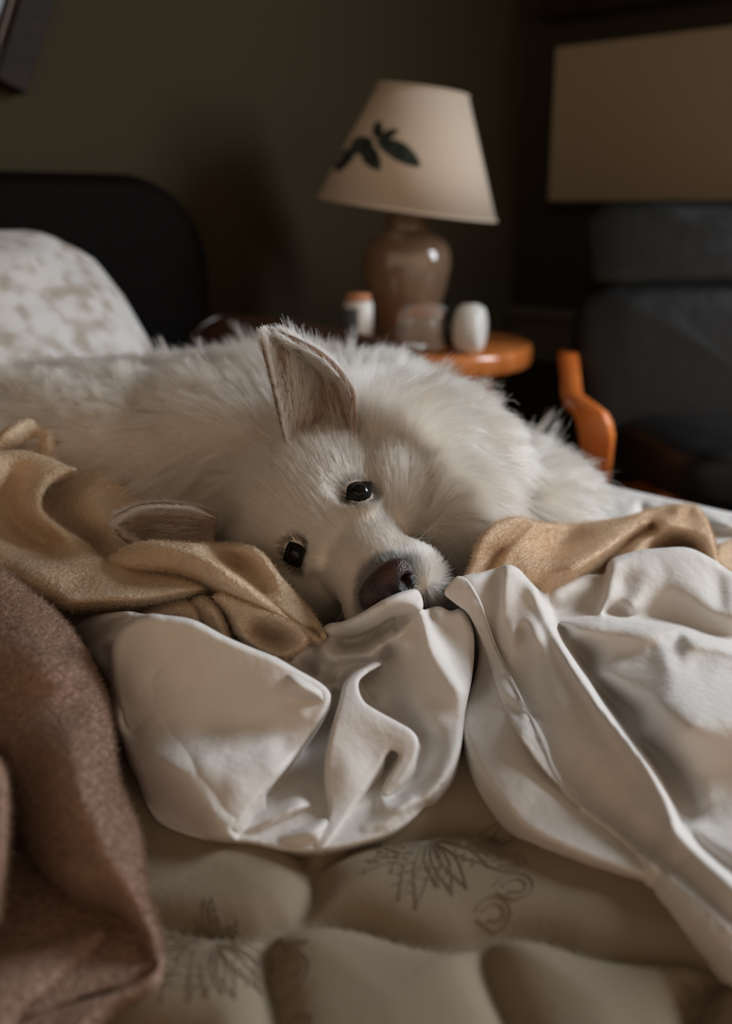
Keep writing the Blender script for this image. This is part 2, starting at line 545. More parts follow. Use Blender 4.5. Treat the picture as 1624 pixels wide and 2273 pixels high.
fr_box('frame_side', M['frame_dark'], 0.50, 0.555, 0.0, 0.62, 0.0, 0.035)
fr_box('frame_top', M['frame_dark'], 0.055, 0.50, 0.57, 0.62, 0.0, 0.035)
fr_box('inner_slip', M['picture_line'], 0.055, 0.064, 0.05, 0.57, 0.004, 0.024, 0.001)
fr_box('picture', M['picture'], 0.064, 0.50, 0.05, 0.57, 0.004, 0.012, 0.001)

# ------------------------------------------------------------------ the bed
BA0, BA1, BB0, BB1 = 0.13, 2.25, 0.945, 2.60
bed = empty('bed', room(1.2, 1.7, 0.0), 'bed with a cream quilted embroidered cover and a dark rounded headboard', 'bed')
slab_obj('bed_base', M['frame_dark'], bed, BA0 + .02, BA1 - .02, BB0 + .03, BB1 - .03, 0.0, 0.26, bev=0.01)
slab_obj('mattress', M['quilt'], bed, BA0, BA1, BB0 + .004, BB1 - .004, 0.262, 0.515, bev=0.03, seg=3, smooth=True)

SEAMS_PX = [
    [(-40, 1985), (160, 1990), (330, 2002), (420, 2022), (500, 2034), (580, 2032), (640, 2015), (680, 1975), (696, 1930), (690, 1885), (660, 1840), (640, 1780)],
    [(690, 1885), (760, 1850), (850, 1825), (940, 1815), (1020, 1800), (1080, 1810), (1110, 1830)],
    [(580, 2032), (640, 2012), (720, 2000), (800, 2010), (880, 2034), (960, 2052), (1020, 2052), (1070, 2040), (1130, 2030), (1210, 2038), (1300, 2062), (1400, 2075), (1500, 2080), (1640, 2110)],
    [(590, 2030), (590, 2080), (594, 2120), (606, 2170), (614, 2220), (616, 2290)],
    [(1072, 2044), (1074, 2080), (1084, 2120), (1105, 2170), (1130, 2220), (1155, 2290)],
    [(1560, 2290), (1545, 2230), (1555, 2180), (1590, 2130), (1640, 2100)],
    [(-40, 2200), (100, 2215), (250, 2240), (400, 2290)],
]
def seam_world():
    out = []
    for s in SEAMS_PX:
        p = catmull([(x, y, 0) for x, y in s], 12)
        w = on_z(p[:, 0], p[:, 1], BED_Z)
        out.append(w[:, :2])
    # quilting of the far side of the bed: wavy rows along it and scallops across
    for b0, ph in ((1.06, 0.0), (1.20, 1.7), (1.36, 3.0)):
        a = np.linspace(BA0, BA1, 160)
        b = b0 + 0.028 * np.sin(a * 18 + ph)
        out.append((CORNER + a[:, None] * DA + b[:, None] * DB)[:, :2])
    for k in range(9):
        b = np.linspace(BB0, 1.36, 30)
        a = 0.35 + k * 0.15 + 0.03 * np.sin(b * 25 + k)
        out.append((CORNER + a[:, None] * DA + b[:, None] * DB)[:, :2])
    return out
SEAMS = seam_world()
_sp = []
for s in SEAMS:
    for p, q in zip(s[:-1], s[1:]):
        for t_ in np.linspace(0, 1, max(2, int(np.linalg.norm(q - p) / .0015)), endpoint=False):
            _sp.append(p * (1 - t_) + q * t_)
SEAM_KD = KDTree(len(_sp))
for i, p in enumerate(_sp): SEAM_KD.insert((p[0], p[1], 0.0), i)
SEAM_KD.balance()

def quilt_z(XY):
    d = np.array([SEAM_KD.find((x, y, 0.0))[2] for x, y in XY.tolist()])
    z = BED_Z - 0.009 * np.exp(-(d / 0.030)) - 0.009 * np.exp(-(d / 0.0085) ** 1.4)
    rel = XY - CORNER[:2]
    a = rel @ DA[:2]; b = rel @ DB[:2]
    e = np.minimum(np.minimum(a - BA0, BA1 - a), np.minimum(b - BB0, BB1 - b))
    q = np.clip(1 - e / 0.035, 0, 1)
    z -= 0.035 * (1 - np.sqrt(np.clip(1 - q * q, 0, 1)))
    z += 0.0010 * np.sin(a * 60 + 2 * np.sin(b * 31)) * np.sin(b * 47 + np.sin(a * 23))
    return z

nA, nB = 590, 460
aa, bb = np.meshgrid(np.linspace(BA0, BA1, nA), np.linspace(BB0, BB1, nB), indexing='ij')
XY = (CORNER[:2] + aa.reshape(-1, 1) * DA[:2] + bb.reshape(-1, 1) * DB[:2])
ZZ = quilt_z(XY)
idx = np.arange(nA * nB).reshape(nA, nB)
fq = np.stack([idx[:-1, :-1], idx[1:, :-1], idx[1:, 1:], idx[:-1, 1:]], -1).reshape(-1, 4)
quilt = link('quilted_cover', mesh_from(np.concatenate([XY, ZZ[:, None]], 1), fq), M['quilt'], bed)
quilt['label'] = 'cream quilted cover with stitched scallops'

# embroidery on the quilt
def stitch_lines(lines, r=0.00038):
    vs, fs = [], []
    for l in lines:
        p = catmull([(x, y, 0) for x, y in l], 5)
        w = on_z(p[:, 0], p[:, 1], BED_Z)
        w[:, 2] = quilt_z(w[:, :2]) + 0.0004
        v, f = tube(w, r, 5)
        k = len(vs)
        vs += v; fs += [tuple(i + k for i in q) for q in f]
    return vs, fs

def flower(cx, cy, s, ang, rnd):
    L = []
    for k in range(15):                       # feathered leaves
        a = math.radians(ang + rnd.uniform(-8, 8) + (k - 7) * 14)
        l = s * rnd.uniform(0.75, 1.15)
        ex, ey = cx + math.cos(a) * l, cy + math.sin(a) * l * 0.75
        bx, by = -math.sin(a) * s * 0.10, math.cos(a) * s * 0.07
        mx, my = (cx + ex) / 2, (cy + ey) / 2
        L.append([(cx, cy), (mx + bx, my + by), (ex, ey)])
        L.append([(ex, ey), (mx - bx * .9, my - by * .9), (cx, cy)])
        for q in (0.45, 0.6, 0.75):
            px, py = cx + (ex - cx) * q, cy + (ey - cy) * q
            L.append([(px, py), (px + bx * 1.4 + (ex - cx) * .1, py + by * 1.4 + (ey - cy) * .1)])
    return L
rnd = random.Random(3)
e1 = flower(955, 1842, 190, 82, rnd)
for (x, y, w, h) in ((1120, 1905, 48, 20), (1140, 1955, 44, 24), (1075, 1865, 44, 16), (1095, 1998, 40, 22)):
    e1.append([(x - w, y), (x - w * .3, y - h), (x + w * .8, y - h * .7), (x + w, y + h * .2), (x + w * .2, y + h), (x - w * .9, y + h * .5)])
    e1.append([(x - w * .6, y), (x, y - h * .55), (x + w * .6, y - h * .3), (x + w * .6, y + h * .3), (x - w * .3, y + h * .5)])
e2 = flower(475, 2072, 190, 95, rnd) + flower(470, 2066, 110, 215, rnd)
e3 = []
for (x, y, w, h) in ((640, 2130, 48, 45), (612, 2070, 22, 26), (655, 2245, 42, 30)):
    e3.append([(x - w * .6, y - h * .7), (x + w * .3, y - h), (x + w, y - h * .2), (x + w * .7, y + h * .7), (x - w * .2, y + h), (x - w * .6, y + h * .6)])
    e3.append([(x - w * .4, y - h * .5), (x + w * .2, y - h * .7), (x + w * .7, y - h * .1), (x + w * .4, y + h * .5), (x - w * .2, y + h * .7)])
e4 = flower(1600, 2190, 100, 200, rnd)
for e in (e1, e2, e3, e4):
    v, f = stitch_lines(e)
    o = link('embroidery', mesh_from(v, f), M['stitch'], quilt)
    o['kind'] = 'stuff'

# headboard: a padded slab with a big rounded corner
HB0, HTOP, HR = 0.865, 0.95, 0.17
def headboard():
    prof = []
    b_l = 2.55
    prof += [(HB0, 0.10)]
    for k in range(13):
        a = math.pi * (k / 12) / 2
        prof.append((HB0 + HR - HR * math.cos(a), HTOP - HR + HR * math.sin(a)))
    for k in range(13):
        a = math.pi * (k / 12) / 2
        prof.append((b_l - HR + HR * math.sin(a), HTOP - HR + HR * math.cos(a)))
    prof.append((b_l, 0.10))
    prof = np.array(prof)
    cen = np.array([(HB0 + b_l) / 2, 0.55])
    rings = []
    for a, ins in ((0.012, 0.02), (0.02, 0.006), (0.04, 0.0), (0.075, 0.0), (0.098, 0.008), (0.112, 0.024), (0.118, 0.05), (0.119, 0.3)):
        q = prof + (cen - prof) / np.linalg.norm(cen - prof, axis=1)[:, None] * ins
        rings.append([room(a, b, z) for b, z in q])
    n = len(prof); vs = [p for r in rings for p in r]; fs = []
    for i in range(len(rings) - 1):
        for j in range(n):
            fs.append((i * n + j, i * n + (j + 1) % n, (i + 1) * n + (j + 1) % n, (i + 1) * n + j))
    fs.append(tuple(range(n))); fs.append(tuple((len(rings) - 1) * n + k for k in range(n)))
    me = mesh_from(vs, fs)
    bm = bmesh.new(); bm.from_mesh(me); bmesh.ops.recalc_face_normals(bm, faces=bm.faces); bm.to_mesh(me); bm.free()
    o = link('headboard', me, M['headboard'], bed)
    o['label'] = 'dark padded headboard with a rounded corner'
headboard()

def superell(name, m, parent, cen, ax, ay, az, rx, ry, rz, e1=0.35, e2=0.35, nu=48, nv=28, wob=0.0, ws=9.0, pinch=0.0):
    vs, fs = [], []
    sg = lambda v, e: math.copysign(abs(v) ** e, v)
    for j in range(nv + 1):
        v = -math.pi / 2 + math.pi * j / nv
        for i in range(nu):
            u = 2 * math.pi * i / nu
            x = sg(math.cos(v), e1) * sg(math.cos(u), e2)
            y = sg(math.cos(v), e1) * sg(math.sin(u), e2)
            z = sg(math.sin(v), e1)
            if pinch:
                z *= 1 - pinch * min(1, (abs(x) ** 6 + abs(y) ** 6))
            p = np.asarray(cen) + np.asarray(ax) * x * rx + np.asarray(ay) * y * ry + np.asarray(az) * z * rz
            if wob:
                nn = mnoise.fractal(V3(p * ws), 1.0, 2.0, 3)
                p = p + (np.asarray(ax) * x + np.asarray(ay) * y + np.asarray(az) * z) * nn * wob
            vs.append(p)
    for j in range(nv):
        for i in range(nu):
            fs.append((j * nu + i, j * nu + (i + 1) % nu, (j + 1) * nu + (i + 1) % nu, (j + 1) * nu + i))
    me = mesh_from(vs, fs)
    bm = bmesh.new(); bm.from_mesh(me)
    bmesh.ops.remove_doubles(bm, verts=bm.verts, dist=1e-6)
    bmesh.ops.recalc_face_normals(bm, faces=bm.faces); bm.to_mesh(me); bm.free()
    return link(name, me, m, parent)

def nrm(v):
    v = np.asarray(v, float)
    return v / np.linalg.norm(v)

# pillow leaning on the headboard
pc = at(-70, 790, 1.34)
p_up = nrm(-DA * 0.62 + Z * 0.78); p_n = nrm(DA * 0.78 + Z * 0.62)
tagp = superell('pillow', M['pillow'], None, pc, DB, p_up, p_n, 0.285, 0.20, 0.085, 0.95, 0.62, 64, 32, 0.012, 8, 0.45)
tag(tagp, 'white pillow with faded floral print leaning against the dark headboard', 'pillow')

# rolled dark cushion on the far edge of the bed behind the dog
t = empty('bolster_cushion', at(720, 800, 1.55) * np.array([1, 1, 0]) + np.array([0, 0, BED_Z]), 'dark brown bolster cushion half hidden behind the furry white back', 'cushion')
cp = catmull([(-0.30, 1.74, .640), (-0.18, 1.66, .642), (-0.06, 1.555, .634), (0.03, 1.475, .625), (0.08, 1.425, .612)], 0.02)
rr = 0.083 * np.sqrt(np.clip(1 - (np.abs(np.linspace(-1, 1, len(cp))) ** 6), 0.02, 1))
v, f = tube(cp, rr, 20)
link('bolster', mesh_from(v, f), M['table_dark'], t)
kk = np.linspace(3, len(cp) - 5, 2).astype(int)
for k in kk:
    a = [cp[k] + rr[k] * 1.005 * np.array([0, math.cos(q) * .75, math.sin(q)]) + rr[k] * np.array([math.cos(q) * .66, 0, 0]) for q in np.linspace(0, 2 * math.pi, 30)]
    v, f = tube(a, 0.0035, 6, False)
    link('piping', mesh_from(v, f), M['table_dark'], t)

# ------------------------------------------------------------------ round table, lamp and the things on it
TZ = 0.652
TC = np.array([0.085, 1.90])
t = empty('side_table', (TC[0], TC[1], 0), 'round orange wooden side table carrying the lamp', 'table')
def lathe_obj(name, prof, m, parent, loc, rot=None, n=48):
    v, f = lathe(prof, n)
    v = np.array(v)
    if rot is not None:
        v = v @ np.array(rot.to_3x3()).T
    v = v + np.asarray(loc)
    me = mesh_from(v, f)
    bm = bmesh.new(); bm.from_mesh(me); bmesh.ops.remove_doubles(bm, verts=bm.verts, dist=1e-6)
    bmesh.ops.recalc_face_normals(bm, faces=bm.faces); bm.to_mesh(me); bm.free()
    return link(name, me, m, parent)
R_ = 0.228
lathe_obj('table_top', [(0, 0), (R_ - .006, 0), (R_ - .002, -.003), (R_, -.010), (R_, -.033), (R_ - .004, -.039), (R_ - .012, -.042), (0, -.042)], M['table_orange'], t, (TC[0], TC[1], TZ), n=72)
lathe_obj('apron', [(0, 0), (.16, 0), (.16, -.05), (.145, -.05), (0, -.05)], M['bentwood'], t, (TC[0], TC[1], TZ - .0422), n=48)
for k in range(4):
    a = math.radians(-62 + 90 * k)
    x, y = TC[0] + math.cos(a) * .165, TC[1] + math.sin(a) * .165
    bm = bmesh.new()
    frame_box(bm, (x, y, (TZ - .043) / 2), (math.cos(a), math.sin(a), 0), (-math.sin(a), math.cos(a), 0), Z, .011, .022, (TZ - .043) / 2, .004)
    link('leg', bm_mesh(bm), M['bentwood'], t)

LP = np.array([0.076, 1.955])
lamp = empty('table_lamp', (LP[0], LP[1], TZ), 'tan ceramic table lamp with cream conical shade painted with dark leaves', 'lamp')
lathe_obj('lamp_base', [(0, 0), (.058, 0), (.062, .004), (.060, .012), (.056, .018), (.060, .035), (.070, .065), (.080, .10), (.086, .135), (.085, .160), (.076, .180), (.058, .193), (.043, .198), (.041, .204), (.043, .208), (.040, .214), (0, .214)],
          M['ceramic'], lamp, (LP[0], LP[1], TZ + .0005), n=56)
lathe_obj('lamp_neck', [(0, .213), (.040, .213), (.041, .222), (.037, .228), (.037, .245), (.030, .250), (.012, .256), (.012, .33), (0, .33)], M['ceramic'], lamp, (LP[0], LP[1], TZ), n=40)
tilt = Matrix.Rotation(math.radians(7.5), 4, 'Y') @ Matrix.Rotation(math.radians(2), 4, 'X')
SH_R0, SH_R1, SH_H = 0.169, 0.083, 0.206
SH_O = np.array([LP[0] + .0005, LP[1], TZ + .240])
th = .0022
lathe_obj('lamp_shade', [(SH_R0, 0), (SH_R0 * .5 + SH_R1 * .5, SH_H / 2), (SH_R1, SH_H), (SH_R1 - th, SH_H), (SH_R0 * .5 + SH_R1 * .5 - th, SH_H / 2), (SH_R0 - th, 0), (SH_R0, 0)], M['shade'], lamp, SH_O, tilt, 72)
for nm, r, h in (('rim', SH_R0, 0.0), ('rim', SH_R1, SH_H)):
    ring = [np.array((tilt.to_3x3() @ Vector((r * math.cos(a), r * math.sin(a), h)))) + SH_O for a in np.linspace(0, 2 * math.pi, 73)]
    v, f = tube(ring, .0024, 8, False)
    link(nm, mesh_from(v, f), M['shade'], lamp)
# spider holding the shade
vs, fs = [], []
for k in range(3):
    a = k * 2.094
    p0 = np.array((tilt.to_3x3() @ Vector((0, 0, SH_H - .02)))) + SH_O
    p1 = np.array((tilt.to_3x3() @ Vector((SH_R1 * .98 * math.cos(a), SH_R1 * .98 * math.sin(a), SH_H - .004)))) + SH_O
    v, f = tube([p0, (p0 + p1) / 2, p1], .002, 6); n0 = len(vs); vs += v; fs += [tuple(i + n0 for i in q) for q in f]
v, f = tube([np.array([LP[0], LP[1], TZ + .32]), np.array([LP[0] + .02, LP[1], TZ + .40]), p0], .003, 6); n0 = len(vs); vs += v; fs += [tuple(i + n0 for i in q) for q in f]
link('spider', mesh_from(vs, fs), M['brass'], lamp)

# painted leaves: flat print following the shade's cone
def shade_point(px, py, lift=0.0008):
    d = rays(px, py); inv = tilt.to_3x3().inverted()
    o = np.array(inv @ V3(CAM - SH_O)); dd = np.array(inv @ V3(d))
    k = (SH_R0 - SH_R1) / SH_H
    # (x^2+y^2) = (R0+lift-k z)^2
    r0 = SH_R0 + lift
    A = dd[0] ** 2 + dd[1] ** 2 - (k * dd[2]) ** 2
    B = 2 * (o[0] * dd[0] + o[1] * dd[1]) + 2 * k * dd[2] * (r0 - k * o[2])
    C_ = o[0] ** 2 + o[1] ** 2 - (r0 - k * o[2]) ** 2
    D = B * B - 4 * A * C_
    if D < 0: return None
    s = min(x for x in ((-B - math.sqrt(D)) / (2 * A), (-B + math.sqrt(D)) / (2 * A)) if x > 0)
    return CAM + d * s
def shade_leaf(p0, p1, w, bend=0.0):
    p0 = np.array(p0, float); p1 = np.array(p1, float)
    d = p1 - p0; L = np.linalg.norm(d); d /= L; n = np.array([-d[1], d[0]])
    rows = []
    for s in np.linspace(0, 1, 15):
        c = p0 + d * L * s + n * bend * math.sin(math.pi * s)
        ww = w * (math.sin(math.pi * min(1, s * .92 + .06)) ** .7)
        r = [shade_point(*(c + n * ww * q)) for q in (-1, -.5, 0, .5, 1)]
        if any(x is None for x in r): continue
        rows.append(r)
    if len(rows) < 3: return
    vs = [p for r in rows for p in r]
    fs = [(i * 5 + j, i * 5 + j + 1, (i + 1) * 5 + j + 1, (i + 1) * 5 + j) for i in range(len(rows) - 1) for j in range(4)]
    link('painted_leaf', mesh_from(vs, fs), M['leaf_print'], lamp)
shade_leaf((838, 312), (932, 368), 21, -4)
shade_leaf((806, 312), (842, 378), 19, 3)
shade_leaf((826, 312), (776, 338), 19, 4)
shade_leaf((836, 308), (840, 268), 12)
shade_leaf((842, 306), (884, 288), 9)
shade_leaf((785, 330), (745, 380), 16, 3)

# small bottle with an orange cap
jp = at(795, 722, 1.80); jx, jy = jp[0], jp[1]
t = empty('pill_bottle', (jx, jy, TZ), 'small upright bottle with blue grey label and orange cap beside the lamp base', 'bottle')
lathe_obj('bottle_body', [(0, 0), (.024, 0), (.026, .004), (.026, .078), (.023, .083), (0, .083)], M['white_plastic'], t, (jx, jy, TZ + .0005), n=32)
lathe_obj('cap', [(0, .083), (.0225, .083), (.0225, .092), (.020, .0955), (0, .0955)], M['orange_cap'], t, (jx, jy, TZ + .0005), n=32)
# label wraps the left of the body
vs, fs = [], []
for i in range(13):
    a = math.radians(120 + i * 12.5)
    for z in (.012, .072): vs.append((jx + .0264 * math.cos(a), jy + .0264 * math.sin(a), TZ + z))
for i in range(12): fs.append((2 * i, 2 * i + 2, 2 * i + 3, 2 * i + 1))
link('label', mesh_from(vs, fs), M['label_blue'], t)

# clear bottle lying on its side with a wide white cap
bp = at(1030, 765, 1.745); bx, by = bp[0], bp[1]
t = empty('clear_bottle', (bx, by, TZ), 'clear bottle lying on its side with a wide white ribbed cap', 'bottle')
ax = nrm((0.93, -0.36, 0.0)); rot = Vector((0, 0, 1)).rotation_difference(V3(ax)).to_matrix()
o_ = np.array([bx, by, TZ + .0412])
lathe_obj('cap', [(0, -.012), (.036, -.012), (.0405, -.008), (.041, 0), (.041, .024), (.037, .031), (.024, .034), (0, .034)], M['white_plastic'], t, o_, rot, 40)
vs, fs = [], []
for k in range(36):
    a = 2 * math.pi * k / 36
    p = [np.array(rot @ Vector((.0412 * math.cos(a), .0412 * math.sin(a), z))) + o_ for z in (-.006, .022)]
    v, f = tube(p, .0013, 5); n0 = len(vs); vs += v; fs += [tuple(i + n0 for i in q) for q in f]
o = link('cap_ribs', mesh_from(vs, fs), M['white_plastic'], t); o['kind'] = 'stuff'
lathe_obj('collar', [(.020, -.030), (.034, -.030), (.036, -.026), (.036, -.013), (.020, -.013), (.020, -.030)], M['black_plastic'], t, o_, rot, 36)
lathe_obj('bottle_body', [(.019, -.031), (.030, -.034), (.038, -.042), (.040, -.055), (.040, -.085), (.036, -.094), (.038, -.100), (.034, -.112), (.015, -.118), (0, -.116)], M['clear'], t, o_, rot, 36)

# ------------------------------------------------------------------ armchair
ch = empty('armchair', (0.68, 1.75, 0.0), 'black leather armchair with bent orange wood frame beside the bed', 'armchair')
CX = np.array([1.0, 0.0, 0.0])
bt = nrm((0, 0.30, 0.95)); bn = nrm((0, -0.95, 0.30))
hc = at(1300, 560, 1.98); bc = at(1290, 850, 1.80)
superell('headrest', M['leather'], ch, (hc[0] + .30, 1.99, .815), CX, bt, bn, .30, .088, .055, .5, .3, 64, 28, .006, 9)
superell('back_cushion', M['leather'], ch, (bc[0] + .305, 1.845, .575), CX, bt, bn, .31, .185, .06, .4, .25, 64, 32, .008, 7)
superell('seat_cushion', M['leather'], ch, (bc[0] + .355, 1.52, .518), CX, nrm((0, 1, -.10)), nrm((0, .10, 1)), .315, .24, .055, .45, .25, 64, 32, .008, 7)
for i, s in enumerate(((1345, 1035), (1460, 1065), (1640, 1085))):
    pass
def strip(name, Lp, Rp, thick, m, parent):
    L = catmull([(*at(*p[:2], p[2]),) for p in Lp], .02); R = catmull([(*at(*p[:2], p[2]),) for p in Rp], .02)
    n = 40
    def rs(A):
        d = np.r_[0, np.cumsum(np.linalg.norm(np.diff(A, axis=0), axis=1))]; q = np.linspace(0, d[-1], n)
        return np.stack([np.interp(q, d, A[:, k]) for k in range(3)], 1)
    L, R = rs(L), rs(R)
    T = np.gradient((L + R) / 2, axis=0)
    N = np.cross(T, R - L); N /= np.linalg.norm(N, axis=1)[:, None]
    sgn = np.sign(np.einsum('ij,ij->i', N, CAM - (L + R) / 2)); N *= np.sign(sgn.sum())
    vs, fs = [], []
    for i in range(n):
        W = (R[i] - L[i])
        vs += [L[i] + W * .06, R[i] - W * .06, R[i] - N[i] * thick * .2, R[i] - N[i] * thick * .8, R[i] - W * .06 - N[i] * thick, L[i] + W * .06 - N[i] * thick, L[i] - N[i] * thick * .8, L[i] - N[i] * thick * .2]
    for i in range(n - 1):
        for k in range(8):
            fs.append((i * 8 + k, i * 8 + (k + 1) % 8, (i + 1) * 8 + (k + 1) % 8, (i + 1) * 8 + k))
    fs.append(tuple(range(8))); fs.append(tuple((n - 1) * 8 + k for k in range(8)))
    me = mesh_from(vs, fs)
    bm = bmesh.new(); bm.from_mesh(me); bmesh.ops.recalc_face_normals(bm, faces=bm.faces); bm.to_mesh(me); bm.free()
    return link(name, me, m, parent)
Lp = [(1240, 775, 1.86), (1243, 830, 1.70), (1246, 878, 1.56), (1262, 905, 1.50), (1277, 940, 1.475), (1284, 990, 1.475), (1290, 1070, 1.49), (1300, 1300, 1.55), (1300, 1500, 1.60)]
Rp = [(1283, 779, 1.85), (1288, 830, 1.68), (1296, 874, 1.54), (1322, 893, 1.475), (1346, 930, 1.445), (1356, 975, 1.445), (1346, 1070, 1.465), (1356, 1300, 1.53), (1352, 1500, 1.58)]
strip('arm_frame', Lp, Rp, .022, M['bentwood'], ch)
# the far arm and the runners, out of the picture to the right
def strip3(name, pts, wv, thick):
    P = catmull(pts, .03)
    T = np.gradient(P, axis=0); N = np.cross(T, wv); N /= np.linalg.norm(N, axis=1)[:, None]
    wv = np.asarray(wv); vs, fs = [], []
    for p, q in zip(P, N):
        vs += [p - wv, p + wv, p + wv - q * thick, p - wv - q * thick]
    for i in range(len(P) - 1):
        for k in range(4): fs.append((i * 4 + k, i * 4 + (k + 1) % 4, i * 4 + 4 + (k + 1) % 4, i * 4 + 4 + k))
    fs.append((0, 1, 2, 3)); fs.append(tuple((len(P) - 1) * 4 + k for k in range(4)))
    me = mesh_from(vs, fs)
    bm = bmesh.new(); bm.from_mesh(me); bmesh.ops.recalc_face_normals(bm, faces=bm.faces); bm.to_mesh(me); bm.free()
    return link(name, me, M['bentwood'], ch)
strip3('arm_frame', [(1.06, 1.86, .60), (1.06, 1.6, .615), (1.06, 1.46, .60), (1.06, 1.41, .54), (1.06, 1.43, .40), (1.06, 1.50, .1), (1.06, 1.56, .012), (1.06, 1.9, .012), (1.06, 2.1, .012)], (.03, 0, 0), .022)
strip3('back_frame', [(.53, 2.11, .88), (.53, 2.05, .70), (.53, 1.95, .43), (.53, 1.75, .36), (.53, 1.45, .37)], (.028, 0, 0), .022)
strip3('back_frame', [(.92, 2.11, .88), (.92, 2.05, .70), (.92, 1.95, .43), (.92, 1.75, .36), (.92, 1.45, .37)], (.028, 0, 0), .022)
strip3('runner', [(.355, 1.56, .035), (.355, 1.62, .012), (.355, 1.9, .012), (.355, 2.1, .012)], (.03, 0, 0), .022)
strip3('cross_rail', [(.36, 1.93, .36), (.7, 1.93, .35), (1.06, 1.93, .36)], (0, .025, 0), .022)

# ------------------------------------------------------------------ white sheet, left bundle
sheet = empty('bed_sheet', on_z(800, 1800, BED_Z), 'crumpled white cotton sheet bunched up in front of the dog', 'sheet')

left_out = [(168, 1395), (185, 1376), (230, 1362), (290, 1357), (320, 1363), (372, 1366), (430, 1376), (500, 1412), (560, 1438), (606, 1456), (640, 1441), (676, 1423),
            (700, 1418), (722, 1414), (716, 1394), (730, 1384), (756, 1380), (800, 1362), (850, 1332), (900, 1312), (925, 1310), (936, 1328), (939, 1353),
            (955, 1349), (976, 1346), (1000, 1356), (1020, 1351), (1036, 1364), (1050, 1400), (1052, 1450), (1046, 1510), (1032, 1580), (1022, 1660), (1002, 1715),
            (945, 1785), (880, 1838), (800, 1868), (700, 1885), (620, 1881), (550, 1868), (480, 1865), (410, 1850), (350, 1822), (316, 1765), (302, 1720),
            (272, 1650), (250, 1590), (244, 1520), (230, 1498), (204, 1460), (190, 1432)]
left_base = [(168, 1395, .70), (320, 1364, .640), (500, 1412, .636), (606, 1456, .630), (730, 1384, .684), (850, 1332, .668), (930, 1312, .662), (1040, 1370, .680),
             (250, 1560, .600), (310, 1760, .530), (410, 1850, .500), (600, 1882, .487), (800, 1868, .492), (945, 1785, .527), (1022, 1660, .585), (1050, 1480, .650),
             (500, 1620, .575), (700, 1640, .585), (870, 1620, .590)]
LF = []
# big left face: upright, then a lit shelf, then two facets meeting in a ridge
LF += [([(290, 1420, 28), (330, 1405, 34), (430, 1412, 38), (520, 1446, 38), (620, 1492, 33)], 12)]
LF += [([(290, 1515, 26), (340, 1510, 29), (450, 1515, 34), (560, 1530, 33), (640, 1560, 26)], 40)]
LF += [([(280, 1605, 4), (360, 1612, 10), (460, 1618, 12), (560, 1622, 13), (640, 1632, 12)], 22)]
LF += [([(300, 1660, 4), (345, 1688, 18), (385, 1703, 28), (450, 1696, 30), (540, 1700, 30), (610, 1690, 26), (645, 1680, 22)], 8)]
LF += [([(385, 1706, 28), (430, 1760, 27), (470, 1808, 24), (514, 1852, 16)], 4)]          # ridge down to the point
LF += [([(330, 1740, 4), (370, 1790, 4), (430, 1835, 5)], 20)]                              # dark facet, turned away
LF += [([(470, 1745, 30), (540, 1740, 29), (590, 1722, 24)], 22)]
LF += [([(520, 1800, 22), (556, 1770, 23)], 12)]
# its right edge hangs over the hollow beside it
LF += cliff([(729, 1535), (733, 1560), (716, 1600), (680, 1650), (640, 1700), (600, 1748), (560, 1795), (522, 1848)], 9, [-24, -28, -20, -14, -8, -3, 2, 6], [24, 22, 20, 20, 20, 20, 18, 14], 4)
LF += [([(700, 1570, 23), (668, 1630, 22), (625, 1690, 23), (580, 1750, 22)], 9)]
# hollow sheet between the face and the twisted fold
LF += [([(700, 1660, -16), (660, 1730, -6), (620, 1785, 2)], 22)]
LF += [([(735, 1600, -26), (715, 1640, -20)], 15)]
# crease where it tucks in
LF += cliff([(545, 1856), (600, 1836), (650, 1812), (690, 1798), (722, 1796)], 7, [4, 6, 8, 6, -2], [-12, -12, -14, -18, -16], 4)
LF += [([(600, 1858, 0), (640, 1850, 8), (690, 1832, 10), (720, 1815, 6)], 10)]
LF += [([(560, 1870, -2), (650, 1876, 3), (720, 1872, 4)], 15)]
# twisted fold: narrow at the top, spreading, with a rounded tongue on the right
LF += cliff([(768, 1508), (750, 1560), (733, 1620), (719, 1690), (719, 1740), (727, 1792)], 8, [-14, -8, -4, 0, 0, -4], [-24, -26, -24, -18, -16, -14], 4)
LF += [([(776, 1500, -12), (778, 1545, -6), (790, 1600, 0), (790, 1660, 4), (770, 1720, 6), (745, 1790, 2)], 18)]
LF += [([(845, 1625, 2), (830, 1670, 4), (800, 1730, 4), (765, 1790, 2)], 18)]
LF += cliff([(786, 1500), (792, 1525), (806, 1557), (840, 1580), (880, 1602), (912, 1622), (926, 1640)], 8, [-24, -24, -20, -18, -12, -10], [-8, -6, -2, 0, 2, 4], 4)
LF += [([(918, 1655, 10), (908, 1690, 11), (885, 1725, 10), (866, 1748, 6)], 9)]            # rim of the tongue
LF += [([(884, 1640, 6), (866, 1680, -4), (848, 1715, -6), (836, 1745, -8)], 7)]            # groove inside it
LF += [([(852, 1655, 2), (828, 1700, 3), (800, 1745, 3), (762, 1800, 2), (722, 1855, 2)], 8)]
LF += [([(850, 1745, -10), (800, 1800, -8), (745, 1850, -4), (712, 1880, -2)], 7)]          # valley under the twisted fold
LF += [([(838, 1762, 3), (852, 1790, 8), (880, 1798, 12), (915, 1775, 14)], 8)]             # U-shaped ridge
LF += [([(874, 1762, -5), (896, 1742, -6), (918, 1705, -6), (935, 1665, -5)], 8)]
LF += [([(800, 1835, 4), (860, 1822, 7), (920, 1780, 10), (960, 1725, 14), (990, 1650, 16), (1008, 1590, 14)], 16)]
LF += [([(760, 1862, 2), (830, 1848, 3)], 12)]
